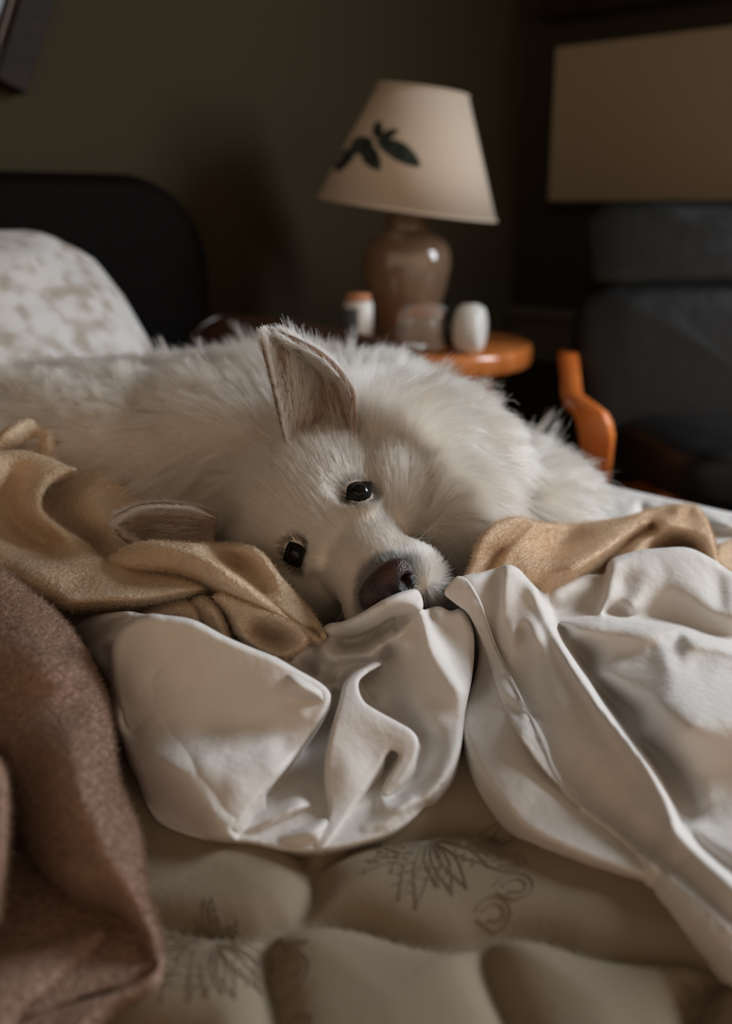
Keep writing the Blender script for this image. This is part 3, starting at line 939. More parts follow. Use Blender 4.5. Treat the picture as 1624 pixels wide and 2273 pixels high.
# panel from the ridge under the nose
LF += [([(929, 1318, 6), (940, 1350, 13), (945, 1392, 16), (953, 1425, 18), (972, 1460, 20), (1000, 1500, 22), (1020, 1535, 22)], 4)]
LF += [([(1020, 1538, 22), (1018, 1570, 17), (1010, 1600, 14)], 6)]
LF += [([(905, 1400, 5), (915, 1440, 7), (945, 1500, 11), (985, 1560, 14)], 22)]
LF += [([(860, 1480, -14), (880, 1530, -10), (930, 1590, -2), (970, 1640, 5)], 25)]
LF += [([(822, 1520, -23), (840, 1556, -20)], 12)]
LF += [([(960, 1380, -4), (985, 1420, -4), (1010, 1470, 2), (1032, 1510, 8)], 18)]          # right of the ridge
LF += [([(975, 1360, -1), (1004, 1372, -6), (1028, 1372, -3), (1040, 1420, -4)], 10)]
LF += [([(1020, 1538, 22), (1036, 1530, 12), (1044, 1522, 6)], 6)]
LF += [([(955, 1360, -12), (960, 1372, -12)], 8)]
# folds running left from under the nose
LF += [([(920, 1340, 16), (880, 1350, 20), (830, 1376, 22), (785, 1394, 18), (745, 1396, 8)], 10)]
LF += [([(890, 1375, -14), (850, 1398, -18), (815, 1418, -20), (765, 1424, -18)], 6)]
LF += [([(898, 1384, 12), (872, 1412, 14), (838, 1444, 14), (800, 1462, 10), (772, 1456, 5), (745, 1440, 0)], 6)]
LF += cliff([(892, 1374), (868, 1408), (846, 1448), (830, 1468), (800, 1492), (790, 1512)], 7, [-10, -18, -26, -34, -34], [8, 6, 2, -4, -10], 3)
LF += [([(842, 1465, -18), (815, 1474, -22), (790, 1476, -20)], 5)]
LF += [([(822, 1480, -4), (800, 1484, -8), (780, 1496, -4)], 6)]
# piece behind the face
LF += [([(712, 1425, 4), (717, 1440, 8), (728, 1455, 8), (748, 1468, 3)], 4)]
LF += [([(690, 1445, -8), (660, 1460, -12), (640, 1472, -14)], 10)]
LF += [([(720, 1490, -14), (700, 1505, -18)], 14)]
LF += [([(775, 1480, -14), (752, 1500, -20), (742, 1530, -26)], 10)]
LF += [([(764, 1488, -4), (750, 1505, -8), (746, 1525, -16)], 7)]
LF += cliff([(607, 1456), (660, 1488), (716, 1520)], 7, [-14, -20, -24], [33, 30, 25], 4)
# crumpled left end, in the shade of the blanket
LF += [([(205, 1405, 0), (222, 1388, 5), (255, 1375, 4), (300, 1366, 4)], 8)]
LF += [([(240, 1395, -6), (275, 1380, -6)], 8)]
LF += cliff([(322, 1364), (285, 1380), (247, 1400), (222, 1420), (204, 1444)], 6, [30, 22, 14, 8, 2], [-4, -8, -10, -8, -6], 4)
LF += [([(216, 1450, 2), (232, 1480, -4), (244, 1500, -6)], 8)]
LF += [([(264, 1406, 24), (260, 1450, 26), (258, 1500, 24), (256, 1560, 18), (266, 1620, 10)], 4)]
LF += [([(240, 1440, 2), (238, 1480, -4)], 6)]
o = relief('left_bundle', left_out, left_base, LF, M['sheet'], sheet, step=6.0, roll=18, roll_mm=9, wrinkle=0.7, wscale=70, back=(5, 16, 30))

# upper layers of the bundle: the twisted tongue and the lip under the nose
tongue_out = [(764, 1514), (778, 1498), (804, 1482), (836, 1468), (846, 1474), (818, 1492), (797, 1512), (796, 1530), (808, 1557), (842, 1580), (882, 1602), (912, 1620), (927, 1640), (925, 1676), (908, 1716),
              (880, 1752), (858, 1772), (844, 1764), (854, 1736), (874, 1702), (884, 1676), (870, 1666), (840, 1708), (804, 1762), (770, 1816), (738, 1862), (718, 1884), (696, 1882), (706, 1852), (724, 1816), (728, 1792), (721, 1742), (721, 1690), (735, 1620), (752, 1560)]
tongue_base = [(774, 1502, .602), (800, 1488, .610), (838, 1472, .624), (790, 1540, .584), (735, 1620, .555), (840, 1590, .570), (925, 1640, .561), (866, 1664, .554), (838, 1706, .543), (721, 1742, .527), (740, 1805, .509), (800, 1758, .525),
               (790, 1640, .557), (770, 1720, .533), (706, 1872, .485), (735, 1860, .488), (765, 1815, .506), (918, 1690, .549), (884, 1740, .535), (850, 1768, .528)]
relief('tongue_fold', tongue_out, tongue_base, [([(800, 1600, 2), (780, 1700, 3)], 20)],
       M['sheet'], sheet, step=5.5, roll=10, roll_mm=4, wrinkle=0.3, wscale=60, back=(3, 7, 11), hold=40, base_c=60)
face_out = [(252, 1430), (270, 1398), (322, 1364), (372, 1366), (430, 1376), (500, 1412), (560, 1438), (606, 1456), (660, 1486), (718, 1521), (733, 1540), (732, 1560), (716, 1598), (680, 1650), (640, 1700), (600, 1748), (560, 1796), (517, 1852),
            (470, 1807), (430, 1760), (386, 1707), (345, 1691), (302, 1664), (272, 1610), (252, 1540), (247, 1480)]
face_base = [(330, 1385, .581), (430, 1394, .577), (520, 1432, .575), (620, 1477, .575), (712, 1532, .577), (262, 1430, .590), (256, 1520, .581), (300, 1515, .573), (450, 1515, .565), (600, 1545, .566), (706, 1575, .569),
             (290, 1610, .570), (370, 1614, .560), (460, 1618, .557), (560, 1624, .557), (645, 1640, .557), (310, 1662, .556), (345, 1688, .537), (385, 1703, .523), (450, 1697, .517), (540, 1702, .518), (605, 1694, .524), (648, 1684, .536),
             (430, 1758, .504), (470, 1806, .493), (514, 1846, .484), (560, 1792, .498), (595, 1742, .512), (480, 1745, .504), (530, 1760, .501)]
relief('front_panel', face_out, face_base, [([(450, 1500, 0), (500, 1500, 0)], 20), ([(640, 1560, 0), (668, 1585, 4), (690, 1560, 0)], 5), ([(630, 1660, 0), (650, 1640, 4)], 5)],
       M['sheet'], sheet, step=5.5, roll=15, roll_mm=9, wrinkle=0.35, wscale=60, back=(5, 12, 20), hold=40, base_c=26)
lip_out = [(716, 1396), (734, 1384), (760, 1379), (800, 1361), (850, 1331), (900, 1311), (925, 1309), (936, 1326), (938, 1350), (922, 1362), (890, 1366), (858, 1378), (826, 1398), (790, 1413), (752, 1416), (726, 1408)]
relief('lip_fold', lip_out, [(0, 0, 0)], [([(745, 1398, 2), (800, 1386, 4), (860, 1352, 4), (915, 1330, 2)], 14)],
       M['sheet'], sheet, step=5.5, roll=14, roll_mm=7, wrinkle=0.3, wscale=60, back=(4, 9, 14), hold=40, over=(SURF['left_bundle'], .006))

# ------------------------------------------------------------------ white sheet, right side
right_out = [(1000, 1322), (1012, 1290), (1030, 1277), (1060, 1272), (1095, 1262), (1128, 1253), (1150, 1262), (1178, 1292), (1199, 1309), (1240, 1294), (1300, 1276), (1341, 1273),
             (1346, 1256), (1355, 1242), (1410, 1223), (1470, 1216), (1528, 1216), (1580, 1240), (1624, 1270), (1690, 1300), (1800, 1360), (1840, 1700), (1840, 2100), (1790, 2290),
             (1720, 2210), (1624, 2132), (1592, 2088), (1540, 2040), (1470, 1972), (1380, 1935), (1300, 1906), (1220, 1872), (1160, 1838), (1110, 1782), (1066, 1722),
             (1036, 1655), (1026, 1612), (1034, 1560), (1054, 1500), (1062, 1440), (1046, 1380), (1022, 1345)]
right_base = [(1000, 1322, .675), (1060, 1272, .690), (1130, 1254, .705), (1200, 1309, .715), (1341, 1273, .770), (1480, 1217, .800), (1624, 1270, .795), (1800, 1360, .77),
              (1325, 1390, .700), (1624, 1450, .665), (1800, 1560, .615), (1290, 1490, .640), (1450, 1700, .545), (1510, 1840, .488), (1624, 1950, .440), (1780, 2100, .395),
              (1160, 1838, .503), (1036, 1655, .580), (1054, 1500, .655), (1300, 1906, .473), (1470, 1972, .446), (1624, 2132, .392), (1790, 2290, .35),
              (1520, 1600, .568), (1620, 1740, .530), (1760, 1700, .54), (1150, 1560, .600), (1300, 1720, .535)]
RF = []
# main panel: long bright ridge, falling away behind it
RF += cliff([(1190, 1300), (1226, 1382), (1262, 1445), (1300, 1505), (1342, 1568), (1400, 1640), (1450, 1705), (1485, 1772), (1508, 1835)], 9,
            [-10, -16, -24, -30, -34, -32, -26, -18, -8], [12, 20, 26, 30, 32, 32, 30, 27, 20], 4)
RF += [([(1170, 1310, 10), (1203, 1385, 20), (1255, 1472, 27), (1312, 1560, 31), (1380, 1652, 32), (1440, 1742, 30), (1482, 1820, 24)], 8)]
RF += [([(1130, 1290, 4), (1150, 1380, 8), (1195, 1470, 11), (1250, 1580, 13), (1320, 1690, 14), (1400, 1790, 13), (1470, 1860, 9)], 28)]
RF += [([(1160, 1400, 0), (1165, 1480, -4), (1176, 1550, -7), (1186, 1590, -8)], 8)]
RF += [([(1186, 1600, -2), (1225, 1680, -1), (1270, 1745, -2), (1350, 1815, -1), (1440, 1885, 0)], 12)]
RF += cliff([(1116, 1258), (1108, 1310), (1100, 1370)], 6, [4, 4, 2], [-8, -8, -6], 4)
RF += [([(1060, 1290, -2), (1078, 1330, -6), (1092, 1390, -8), (1118, 1450, -7), (1150, 1530, -8)], 10)]
# lower, left of the hem: rounded bulge
RF += [([(1060, 1560, 0), (1066, 1640, 8), (1100, 1710, 14), (1160, 1780, 15), (1240, 1830, 12), (1340, 1880, 8), (1440, 1930, 5)], 22)]
RF += [([(1105, 1510, -6), (1104, 1570, 2), (1110, 1640, 6)], 8)]
RF += [([(1075, 1520, -14), (1085, 1470, -16), (1070, 1420, -16)], 8)]
RF += [([(1140, 1640, 6), (1200, 1720, 7), (1280, 1790, 4), (1380, 1870, 2)], 14)]
# lower end of the ridge, opening out
RF += cliff([(1508, 1835), (1555, 1890), (1624, 1952), (1720, 2030)], 8, [-6, 0, 2, 4], [16, 13, 11, 9], 4)
RF += [([(1530, 1842, -3), (1580, 1878, 2), (1660, 1930, 4)], 12)]
RF += [([(1520, 1905, 8), (1600, 1980, 7), (1700, 2070, 6)], 14)]
RF += [([(1480, 1915, 2), (1560, 1990, 2), (1650, 2080, 2)], 10)]
RF += cliff([(1450, 1960), (1500, 1925)], 6, [1], [2], 4)
# middle layer on the right: edge, then the lit hump
RF += cliff([(1840, 1560), (1720, 1485), (1624, 1440), (1545, 1412), (1500, 1396), (1400, 1378), (1325, 1367), (1232, 1380)], 7,
            [8, 8, 9, 9, 9, 9, 8, 2], [-22, -22, -22, -22, -20, -20, -18, -16], 4)
RF += [([(1270, 1420, -6), (1330, 1430, 4), (1400, 1450, 4), (1440, 1470, 4)], 18)]
RF += [([(1330, 1500, -18), (1385, 1540, -20), (1430, 1570, -16)], 18)]
RF += [([(1440, 1620, -14), (1490, 1664, 2), (1550, 1700, 8), (1640, 1700, 10), (1760, 1710, 8)], 16)]
RF += [([(1446, 1440, 8), (1462, 1490, 10), (1452, 1540, 13), (1465, 1575, 20), (1530, 1612, 31), (1580, 1603, 31), (1650, 1588, 30), (1760, 1590, 24)], 6)]
RF += [([(1490, 1430, 5), (1510, 1470, 6), (1530, 1500, 10)], 8)]
RF += [([(1478, 1420, 9), (1480, 1460, 13), (1500, 1520, 18), (1560, 1545, 18), (1660, 1540, 16)], 12)]
RF += [([(1520, 1450, 10), (1580, 1448, 10), (1640, 1465, 8)], 6)]
RF += [([(1545, 1482, 2), (1600, 1488, 3), (1660, 1500, 3)], 6)]
RF += [([(1500, 1404, 7), (1478, 1440, 9)], 5), ([(1512, 1410, 5), (1500, 1436, 4)], 5)]
RF += [([(1424, 1632, -30), (1484, 1692, -22), (1536, 1770, -13), (1580, 1828, -5)], 12)]
RF += [([(1560, 1780, -2), (1650, 1800, 0), (1760, 1850, 0)], 25)]
# back layer
RF += cliff([(1349, 1246), (1340, 1300), (1327, 1362)], 6, [8, 7, 6], [-12, -12, -10], 4)
RF += [([(1230, 1330, -10), (1280, 1310, -8), (1320, 1300, -8)], 15)]
RF += [([(1425, 1235, 6), (1440, 1265, 8), (1420, 1310, 6)], 10), ([(1460, 1240, 3), (1475, 1280, 2)], 8)]
RF += [([(1380, 1290, 4), (1400, 1350, 2)], 15), ([(1500, 1300, 2), (1560, 1340, 0), (1640, 1380, -4)], 25)]
RF += [([(1612, 1285, 6), (1615, 1340, 5)], 8), ([(1596, 1285, 0), (1600, 1340, -1)], 8)]
relief('right_fall', right_out, right_base, RF, M['sheet'], sheet, step=7.0, roll=16, roll_mm=8, wrinkle=0.8, wscale=80, back=(5, 16, 30))

# the stitched hem band lying over it
hem_out = [(986, 1317), (1000, 1292), (1014, 1279), (1032, 1282), (1052, 1306), (1070, 1342), (1100, 1430), (1124, 1480), (1152, 1535), (1172, 1580), (1188, 1600), (1212, 1645),
           (1226, 1690), (1244, 1724), (1250, 1752), (1290, 1790), (1340, 1828), (1420, 1888), (1500, 1950), (1580, 2020), (1640, 2075), (1720, 2150), (1740, 2215), (1700, 2198),
           (1640, 2145), (1590, 2084), (1520, 2014), (1462, 1946), (1420, 1898), (1350, 1832), (1280, 1775), (1230, 1735), (1190, 1690), (1150, 1630), (1120, 1570), (1096, 1505), (1074, 1440), (1054, 1390),
           (1038, 1362), (1010, 1340)]
hem_base = [(986, 1317, .662), (1014, 1279, .670), (1038, 1362, .660), (1070, 1342, .668), (1074, 1440, .640), (1100, 1430, .652), (1120, 1570, .580), (1172, 1580, .592),
            (1190, 1690, .525), (1244, 1724, .530), (1280, 1775, .498), (1340, 1828, .495), (1420, 1898, .462), (1420, 1888, .468), (1520, 2014, .421), (1580, 2020, .424), (1640, 2145, .383), (1720, 2150, .385)]
HF = [([(1020, 1300, 2), (1052, 1360, 3), (1086, 1440, 3), (1120, 1510, 4), (1160, 1585, 3), (1200, 1665, 4), (1240, 1735, 3), (1330, 1815, 2), (1450, 1915, 2), (1600, 2060, 1)], 12)]
HF += [([(1112, 1535, 2), (1130, 1560, -2), (1160, 1588, -3), (1178, 1598, -2)], 5), ([(1120, 1530, 5), (1146, 1560, 4), (1170, 1582, 3)], 5)]
HF += [([(1060, 1388, 4), (1090, 1378, 4)], 5), ([(1078, 1440, 1), (1102, 1436, 1)], 5)]
hem = relief('hem', hem_out, hem_base, HF, M['hem'], sheet, step=5.0, roll=4, roll_mm=1.2, wrinkle=0.7, wscale=28, back=(3, 6, 9), hold=30, over=(SURF['right_fall'], .0065))
hs = catmull([(1034, 1290, 0), (1062, 1336, 0), (1092, 1425, 0), (1144, 1530, 0), (1178, 1596, 0), (1204, 1650, 0), (1236, 1726, 0), (1286, 1782, 0), (1414, 1880, 0), (1500, 1946, 0), (1620, 2056, 0)], 8)[:, :2]
hy = SURF['hem'](hs) - .0012
hw = at(hs[:, 0], hs[:, 1], hy)
v, f = tube(hw, .00045, 5)
link('stitching', mesh_from(v, f), M['stitch_white'], hem)
hem['label'] = 'flat stitched hem band of the white sheet'

# its far part, spread smooth over the far edge of the bed
fs_out = [(1150, 1120), (1200, 1062), (1290, 1064), (1380, 1084), (1460, 1102), (1540, 1119), (1624, 1138), (1760, 1172), (1860, 1200), (1860, 1330), (1700, 1320), (1500, 1290), (1300, 1240), (1160, 1190)]
fs_base = [(x, y, float(on_z(x, y, BED_Z + .007)[1])) for x in (1150, 1300, 1450, 1600, 1750, 1860) for y in (1060, 1100, 1150, 1200, 1260, 1330)]
FS = [([(1310, 1100, 0), (1400, 1118, 22), (1480, 1128, 0)], 5), ([(1320, 1085, 18), (1420, 1104, 0), (1520, 1126, 16), (1620, 1150, 0)], 6), ([(1420, 1120, -14), (1440, 1132, -20), (1470, 1140, -8)], 4),
      ([(1560, 1150, 0), (1610, 1165, 26), (1680, 1180, 0)], 6), ([(1590, 1178, -8), (1640, 1190, -18), (1700, 1200, 0)], 6)]
relief('far_spread', fs_out, fs_base, FS, M['sheet'], sheet, step=8.0, roll=6, roll_mm=12, wrinkle=6, wscale=45, back=(20, 40, 60))

# ------------------------------------------------------------------ tan fleece blanket on the left
tan = empty('fleece_blanket', on_z(300, 1380, BED_Z), 'tan fleece blanket heaped in folds below the lower ear of the dog', 'blanket')
tb_out = [(-260, 1030), (-30, 985), (10, 952), (40, 934), (66, 929), (88, 940), (118, 954), (136, 985), (164, 1028), (186, 1040), (208, 1037), (244, 1046), (292, 1086), (348, 1136), (350, 1200),
          (300, 1270), (200, 1270), (100, 1220), (-260, 1130)]
tb_base = [(-260, 1030, .86), (66, 930, .885), (140, 990, .87), (230, 1040, .865), (345, 1135, .845), (300, 1260, .79), (150, 1240, .79), (-260, 1130, .80), (180, 1140, .825)]
TB = [([(200, 1060, 2), (180, 1100, 8), (200, 1150, 12), (260, 1200, 10)], 30), ([(250, 1075, 4), (300, 1125, 4), (330, 1165, 4)], 20)]
TB += cliff([(-60, 1040), (0, 1010), (45, 985), (75, 950)], 8, [6, 6, 6, 4], [-14, -20, -20, -8], 4)
TB += [([(100, 950, 2), (112, 972, 8), (104, 1000, 6)], 6), ([(128, 975, -4), (122, 1000, -8), (135, 1020, -8)], 6)]
TB += [([(70, 985, -22), (60, 998, -22)], 6), ([(160, 1030, -10), (180, 1052, -12)], 8), ([(110, 1100, -14), (140, 1170, -14), (200, 1210, -14)], 12)]
relief('back_fold', tb_out, tb_base, TB, M['fleece'], tan, step=7, roll=26, roll_mm=13, wrinkle=0.5, back=(8, 22, 40), relax=10)

tf_out = [(-260, 1020), (0, 1002), (50, 1000), (110, 1015), (150, 1034), (172, 1042), (148, 1056), (112, 1076), (93, 1104), (96, 1134), (132, 1166), (190, 1204), (238, 1241), (268, 1222),
          (302, 1207), (345, 1202), (430, 1206), (520, 1206), (566, 1214), (594, 1238), (618, 1272), (656, 1316), (690, 1356), (716, 1394), (724, 1416), (706, 1428), (690, 1432), (664, 1450),
          (606, 1478), (480, 1440), (400, 1402), (330, 1374), (230, 1362), (150, 1354), (110, 1335), (0, 1290), (-260, 1260)]
tf_base = [(-260, 1020, .80), (150, 1035, .815), (93, 1110, .80), (238, 1241, .745), (345, 1203, .745), (520, 1207, .735), (600, 1245, .725), (716, 1396, .680), (690, 1430, .672),
           (480, 1440, .665), (300, 1410, .665), (110, 1350, .68), (-260, 1260, .705), (250, 1300, .70), (500, 1320, .695)]
TFt = []
TFt += [([(150, 1042, 2.9), (104, 1062, 11.6), (70, 1095, 20.3), (70, 1130, 24.65), (110, 1172, 23.2), (170, 1208, 20.3), (225, 1245, 14.5)], 14)]
TFt += [([(40, 1050, -5.8), (24, 1090, -14.5), (30, 1140, -20.3), (70, 1185, -20.3), (120, 1210, -11.6)], 14)]
TFt += [([(-60, 1080, 8.7), (-10, 1060, 8.7)], 20), ([(-40, 1180, 2.9), (20, 1210, 5.8)], 18)]
TFt += [([(60, 1245, 20.3), (140, 1260, 23.2), (220, 1275, 20.3)], 25)]
TFt += [([(70, 1300, 17.4), (150, 1320, 20.3), (250, 1315, 20.3), (330, 1305, 20.3), (400, 1296, 23.2), (460, 1304, 20.3), (500, 1318, 5.8)], 13)]
TFt += [([(240, 1246, 11.6), (290, 1222, 17.4), (340, 1216, 20.3), (400, 1226, 26.1), (450, 1244, 29), (500, 1272, 29), (550, 1308, 26.1), (600, 1350, 23.2), (650, 1388, 18.85), (700, 1418, 11.6)], 10)]
TFt += [([(300, 1262, -5.8), (350, 1258, -11.6), (400, 1270, -17.4), (440, 1284, -17.4), (480, 1302, -11.6)], 8)]
TFt += [([(520, 1218, 11.6), (560, 1232, 17.4), (590, 1264, 20.3), (612, 1300, 21.75), (650, 1342, 18.85), (690, 1384, 14.5)], 10)]
TFt += [([(470, 1224, -2.9), (505, 1244, -14.5), (525, 1254, -13.05), (550, 1275, 0), (580, 1310, 8.7)], 8)]
TFt += cliff([(500, 1318), (470, 1314), (420, 1328), (360, 1340), (300, 1346), (220, 1348), (150, 1352)], 8, [-28.6, -26, -31.2, -31.2, -31.2, -31.2], [2.6, 10.4, 13, 15.6, 15.6, 15.6], 4)
TFt += cliff([(690, 1418), (640, 1388), (590, 1358), (545, 1336), (500, 1316)], 8, [-18.2, -18.2, -15.6, -13, -15.6], [5.2, 13, 15.6, 15.6, 2.6], 4)
TFt += [([(330, 1360, -20.3), (380, 1346, -14.5), (420, 1350, -8.7), (438, 1372, -8.7)], 7)]
TFt += [([(436, 1338, -14.5), (462, 1350, -5.8), (480, 1380, -2.9), (490, 1420, -2.9)], 7), ([(440, 1350, -26.1), (446, 1380, -26.1)], 5)]
TFt += [([(488, 1336, -23.2), (505, 1370, -29), (518, 1402, -29)], 5)]
TFt += [([(478, 1322, -8.7), (510, 1345, -2.9), (530, 1380, 5.8), (545, 1410, 8.7), (580, 1432, 11.6), (620, 1440, 11.6)], 8)]
TFt += [([(520, 1330, -5.8), (570, 1352, 0), (630, 1380, 2.9), (664, 1400, 8.7), (672, 1420, 11.6), (655, 1436, 11.6)], 8)]
TFt += [([(560, 1390, -11.6), (595, 1402, -20.3), (630, 1412, -17.4)], 8), ([(600, 1425, 2.9), (640, 1420, 8.7)], 6)]
TFt += [([(692, 1405, -11.6), (700, 1422, -11.6)], 5)]
relief('front_fold', tf_out, tf_base, TFt, M['fleece'], tan, step=6, roll=26, roll_mm=14, wrinkle=0.5, back=(8, 20, 35), relax=6)

tube_out = [(236, 1246), (268, 1222), (302, 1207), (345, 1202), (400, 1212), (450, 1232), (500, 1262), (560, 1304), (620, 1350), (680, 1394), (716, 1420), (706, 1432), (686, 1424), (640, 1394),
            (590, 1364), (545, 1340), (500, 1318), (460, 1298), (420, 1282), (370, 1270), (320, 1268), (270, 1264)]
tube_base = [(238, 1243, .724), (345, 1204, .716), (500, 1265, .674), (620, 1350, .660), (712, 1424, .651), (270, 1262, .712), (420, 1280, .687), (545, 1338, .664), (690, 1425, .649)]
relief('rolled_fold', tube_out, tube_base, [([(270, 1244, 0), (345, 1236, 4), (420, 1248, 6), (500, 1290, 6), (580, 1336, 6), (660, 1392, 4)], 14), ([(400, 1262, 2), (470, 1288, 3)], 10)],
       M['fleece'], tan, step=6, roll=26, roll_mm=15, wrinkle=0.5, back=(8, 16, 26), relax=4, hold=40)
for nm_, o_, b_, f_ in (
    ('tucked_corner', [(474, 1326), (492, 1315), (530, 1326), (580, 1348), (640, 1376), (670, 1397), (684, 1420), (672, 1442), (626, 1462), (585, 1450), (546, 1428), (523, 1402), (510, 1372), (490, 1344)],
     [(480, 1325, .670), (580, 1348, .664), (672, 1400, .654), (660, 1440, .648), (545, 1420, .656), (600, 1400, .656)],
     [([(505, 1340, 4), (560, 1362, 6), (620, 1386, 6), (654, 1408, 6), (650, 1430, 6), (612, 1440, 5), (566, 1424, 6), (535, 1392, 6)], 8), ([(575, 1394, -10), (600, 1402, -16), (628, 1412, -13)], 7)]),
    ('tucked_roll', [(424, 1338), (444, 1327), (468, 1337), (490, 1368), (506, 1408), (514, 1440), (470, 1436), (450, 1395), (436, 1362)],
     [(440, 1330, .674), (480, 1370, .666), (500, 1420, .658), (450, 1400, .664)], [([(446, 1342, 3), (468, 1372, 5), (486, 1420, 4)], 10)]),
    ('tucked_roll', [(316, 1366), (360, 1347), (408, 1338), (434, 1349), (446, 1374), (448, 1404), (400, 1400), (350, 1384)],
     [(330, 1360, .677), (430, 1352, .672), (430, 1395, .665)], [([(350, 1366, 2), (405, 1356, 5), (428, 1380, 4)], 10)])):
    relief(nm_, o_, b_, f_, M['fleece'], tan, step=6, roll=18, roll_mm=11, wrinkle=0.4, back=(6, 12, 20), relax=3, hold=40)

# ------------------------------------------------------------------ beige fleece on the right
rt = empty('fleece_throw', on_z(1300, 1280, BED_Z), 'light beige fleece throw bunched beside the muzzle on the right', 'blanket')
rt_out = [(1030, 1290), (1044, 1250), (1056, 1212), (1078, 1178), (1108, 1156), (1150, 1148), (1186, 1157), (1240, 1163), (1310, 1160), (1390, 1148), (1440, 1132), (1490, 1122), (1544, 1124),
          (1566, 1150), (1582, 1190), (1592, 1236), (1600, 1290), (1500, 1330), (1340, 1340), (1200, 1350), (1080, 1330)]
rt_base = [(1030, 1290, 0.705), (1078, 1178, 0.745), (1150, 1150, 0.780), (1310, 1162, 0.865), (1490, 1124, 0.925), (1566, 1150, 0.915), (1600, 1290, 0.835), (1400, 1335, 0.765), (1200, 1345, 0.725), (1080, 1330, 0.705), (1300, 1240, 0.795)]
RT = [([(1050, 1270, 2.8), (1072, 1215, 14), (1110, 1172, 16.8), (1160, 1160, 14)], 14), ([(1110, 1215, -2.8), (1150, 1180, 0)], 8)]
RT += cliff([(1182, 1160), (1150, 1190), (1118, 1225), (1090, 1275)], 7, [5.6, 5.6, 5.6, 5.6], [-11.2, -14, -14, -5.6], 4)
RT += [([(1160, 1200, 8.4), (1130, 1240, 11.2), (1110, 1280, 11.2)], 10)]
RT += [([(1195, 1185, -8), (1225, 1210, -48), (1255, 1206, -48), (1290, 1190, -26)], 8)]
RT += [([(1170, 1250, 19.6), (1210, 1262, 25.2), (1250, 1246, 28), (1300, 1222, 30.8), (1350, 1195, 30.8), (1400, 1172, 30.8), (1450, 1152, 30.8), (1510, 1136, 22.4)], 11)]
RT += [([(1440, 1150, 11.2), (1490, 1138, 5.6), (1525, 1138, 2.8)], 6)]
RT += cliff([(1270, 1285), (1320, 1252), (1360, 1222), (1400, 1192), (1450, 1168)], 7, [22.4, 25.2, 25.2, 19.6, 8.4], [-22.4, -25.2, -22.4, -14, 0], 4)
RT += [([(1370, 1245, 8.4), (1420, 1200, 22.4), (1470, 1180, 28), (1520, 1182, 28), (1556, 1205, 25.2), (1572, 1240, 19.6), (1578, 1270, 14)], 9)]
RT += [([(1450, 1218, -22.4), (1500, 1205, -30.8), (1535, 1218, -28), (1545, 1250, -25.2)], 8)]
RT += [([(1230, 1300, 8.4), (1180, 1300, 14)], 15)]
relief('throw_fold', rt_out, rt_base, RT, M['fleece_light'], rt, step=6, roll=22, roll_mm=12, wrinkle=0.6, wscale=30, back=(8, 22, 40))
# a further ripple of it at the edge of the picture
rr_out = [(1586, 1215), (1612, 1200), (1660, 1190), (1720, 1200), (1730, 1270), (1680, 1290), (1620, 1275), (1592, 1262)]
rr_base = [(1586, 1240, .90), (1660, 1192, .96), (1730, 1260, .89), (1640, 1280, .87)]
relief('throw_corner', rr_out, rr_base, [([(1600, 1226, 6), (1660, 1215, 8)], 6), ([(1600, 1240, -4), (1660, 1232, -4)], 5), ([(1605, 1254, 7), (1670, 1248, 8)], 6)], M['fleece_light'], rt, step=7, roll=14, roll_mm=8, back=(8, 18, 30))

# ------------------------------------------------------------------ brown plush blanket in the left foreground
plush = empty('plush_blanket', on_z(150, 2100, BED_Z), 'brown plush blanket hanging in a curled fold at the left front', 'blanket')
g_out = [(-420, 1230), (-40, 1246), (10, 1268), (50, 1300), (95, 1334), (132, 1370), (162, 1404), (186, 1442), (206, 1482), (226, 1530), (244, 1600), (254, 1680), (264, 1742), (290, 1800), (308, 1852),
         (320, 1930), (332, 2010), (350, 2062), (358, 2100), (352, 2130), (338, 2140), (326, 2096), (300, 2046), (262, 2006), (214, 1990), (168, 1972), (110, 1932), (70, 1876), (44, 1800), (14, 1720), (-20, 1660), (-420, 1600)]
g_base = [(-420, 1230, .64), (50, 1300, .63), (186, 1442, .585), (244, 1600, .525), (264, 1742, .485), (308, 1852, .452), (332, 2010, .412), (355, 2110, .392), (300, 2046, .405), (168, 1972, .425),
          (70, 1876, .45), (-20, 1660, .50), (-420, 1600, .52), (120, 1500, .545), (150, 1750, .47)]
GF = [([(40, 1330, 4), (100, 1390, 8), (140, 1450, 8)], 25), ([(0, 1462, 8), (90, 1462, 20), (165, 1470, 14)], 14), ([(0, 1560, -2), (90, 1560, 0), (180, 1570, 0)], 20)]
GF += [([(160, 1640, 16), (175, 1700, 22), (190, 1780, 25), (220, 1860, 24), (262, 1950, 18)], 18), ([(80, 1700, 2), (100, 1800, 4), (150, 1890, 6)], 25)]
GF += [([(140, 1935, 4), (190, 1965, 6), (240, 1985, 6), (285, 2022, 5), (320, 2080, 3)], 8), ([(160, 1920, 9), (215, 1955, 10), (270, 1990, 9)], 8)]
relief('hanging_fold', g_out, g_base, GF, M['plush'], plush, step=7, roll=40, roll_mm=16, wrinkle=0.7, wscale=40, back=(8, 26, 60), relax=5)
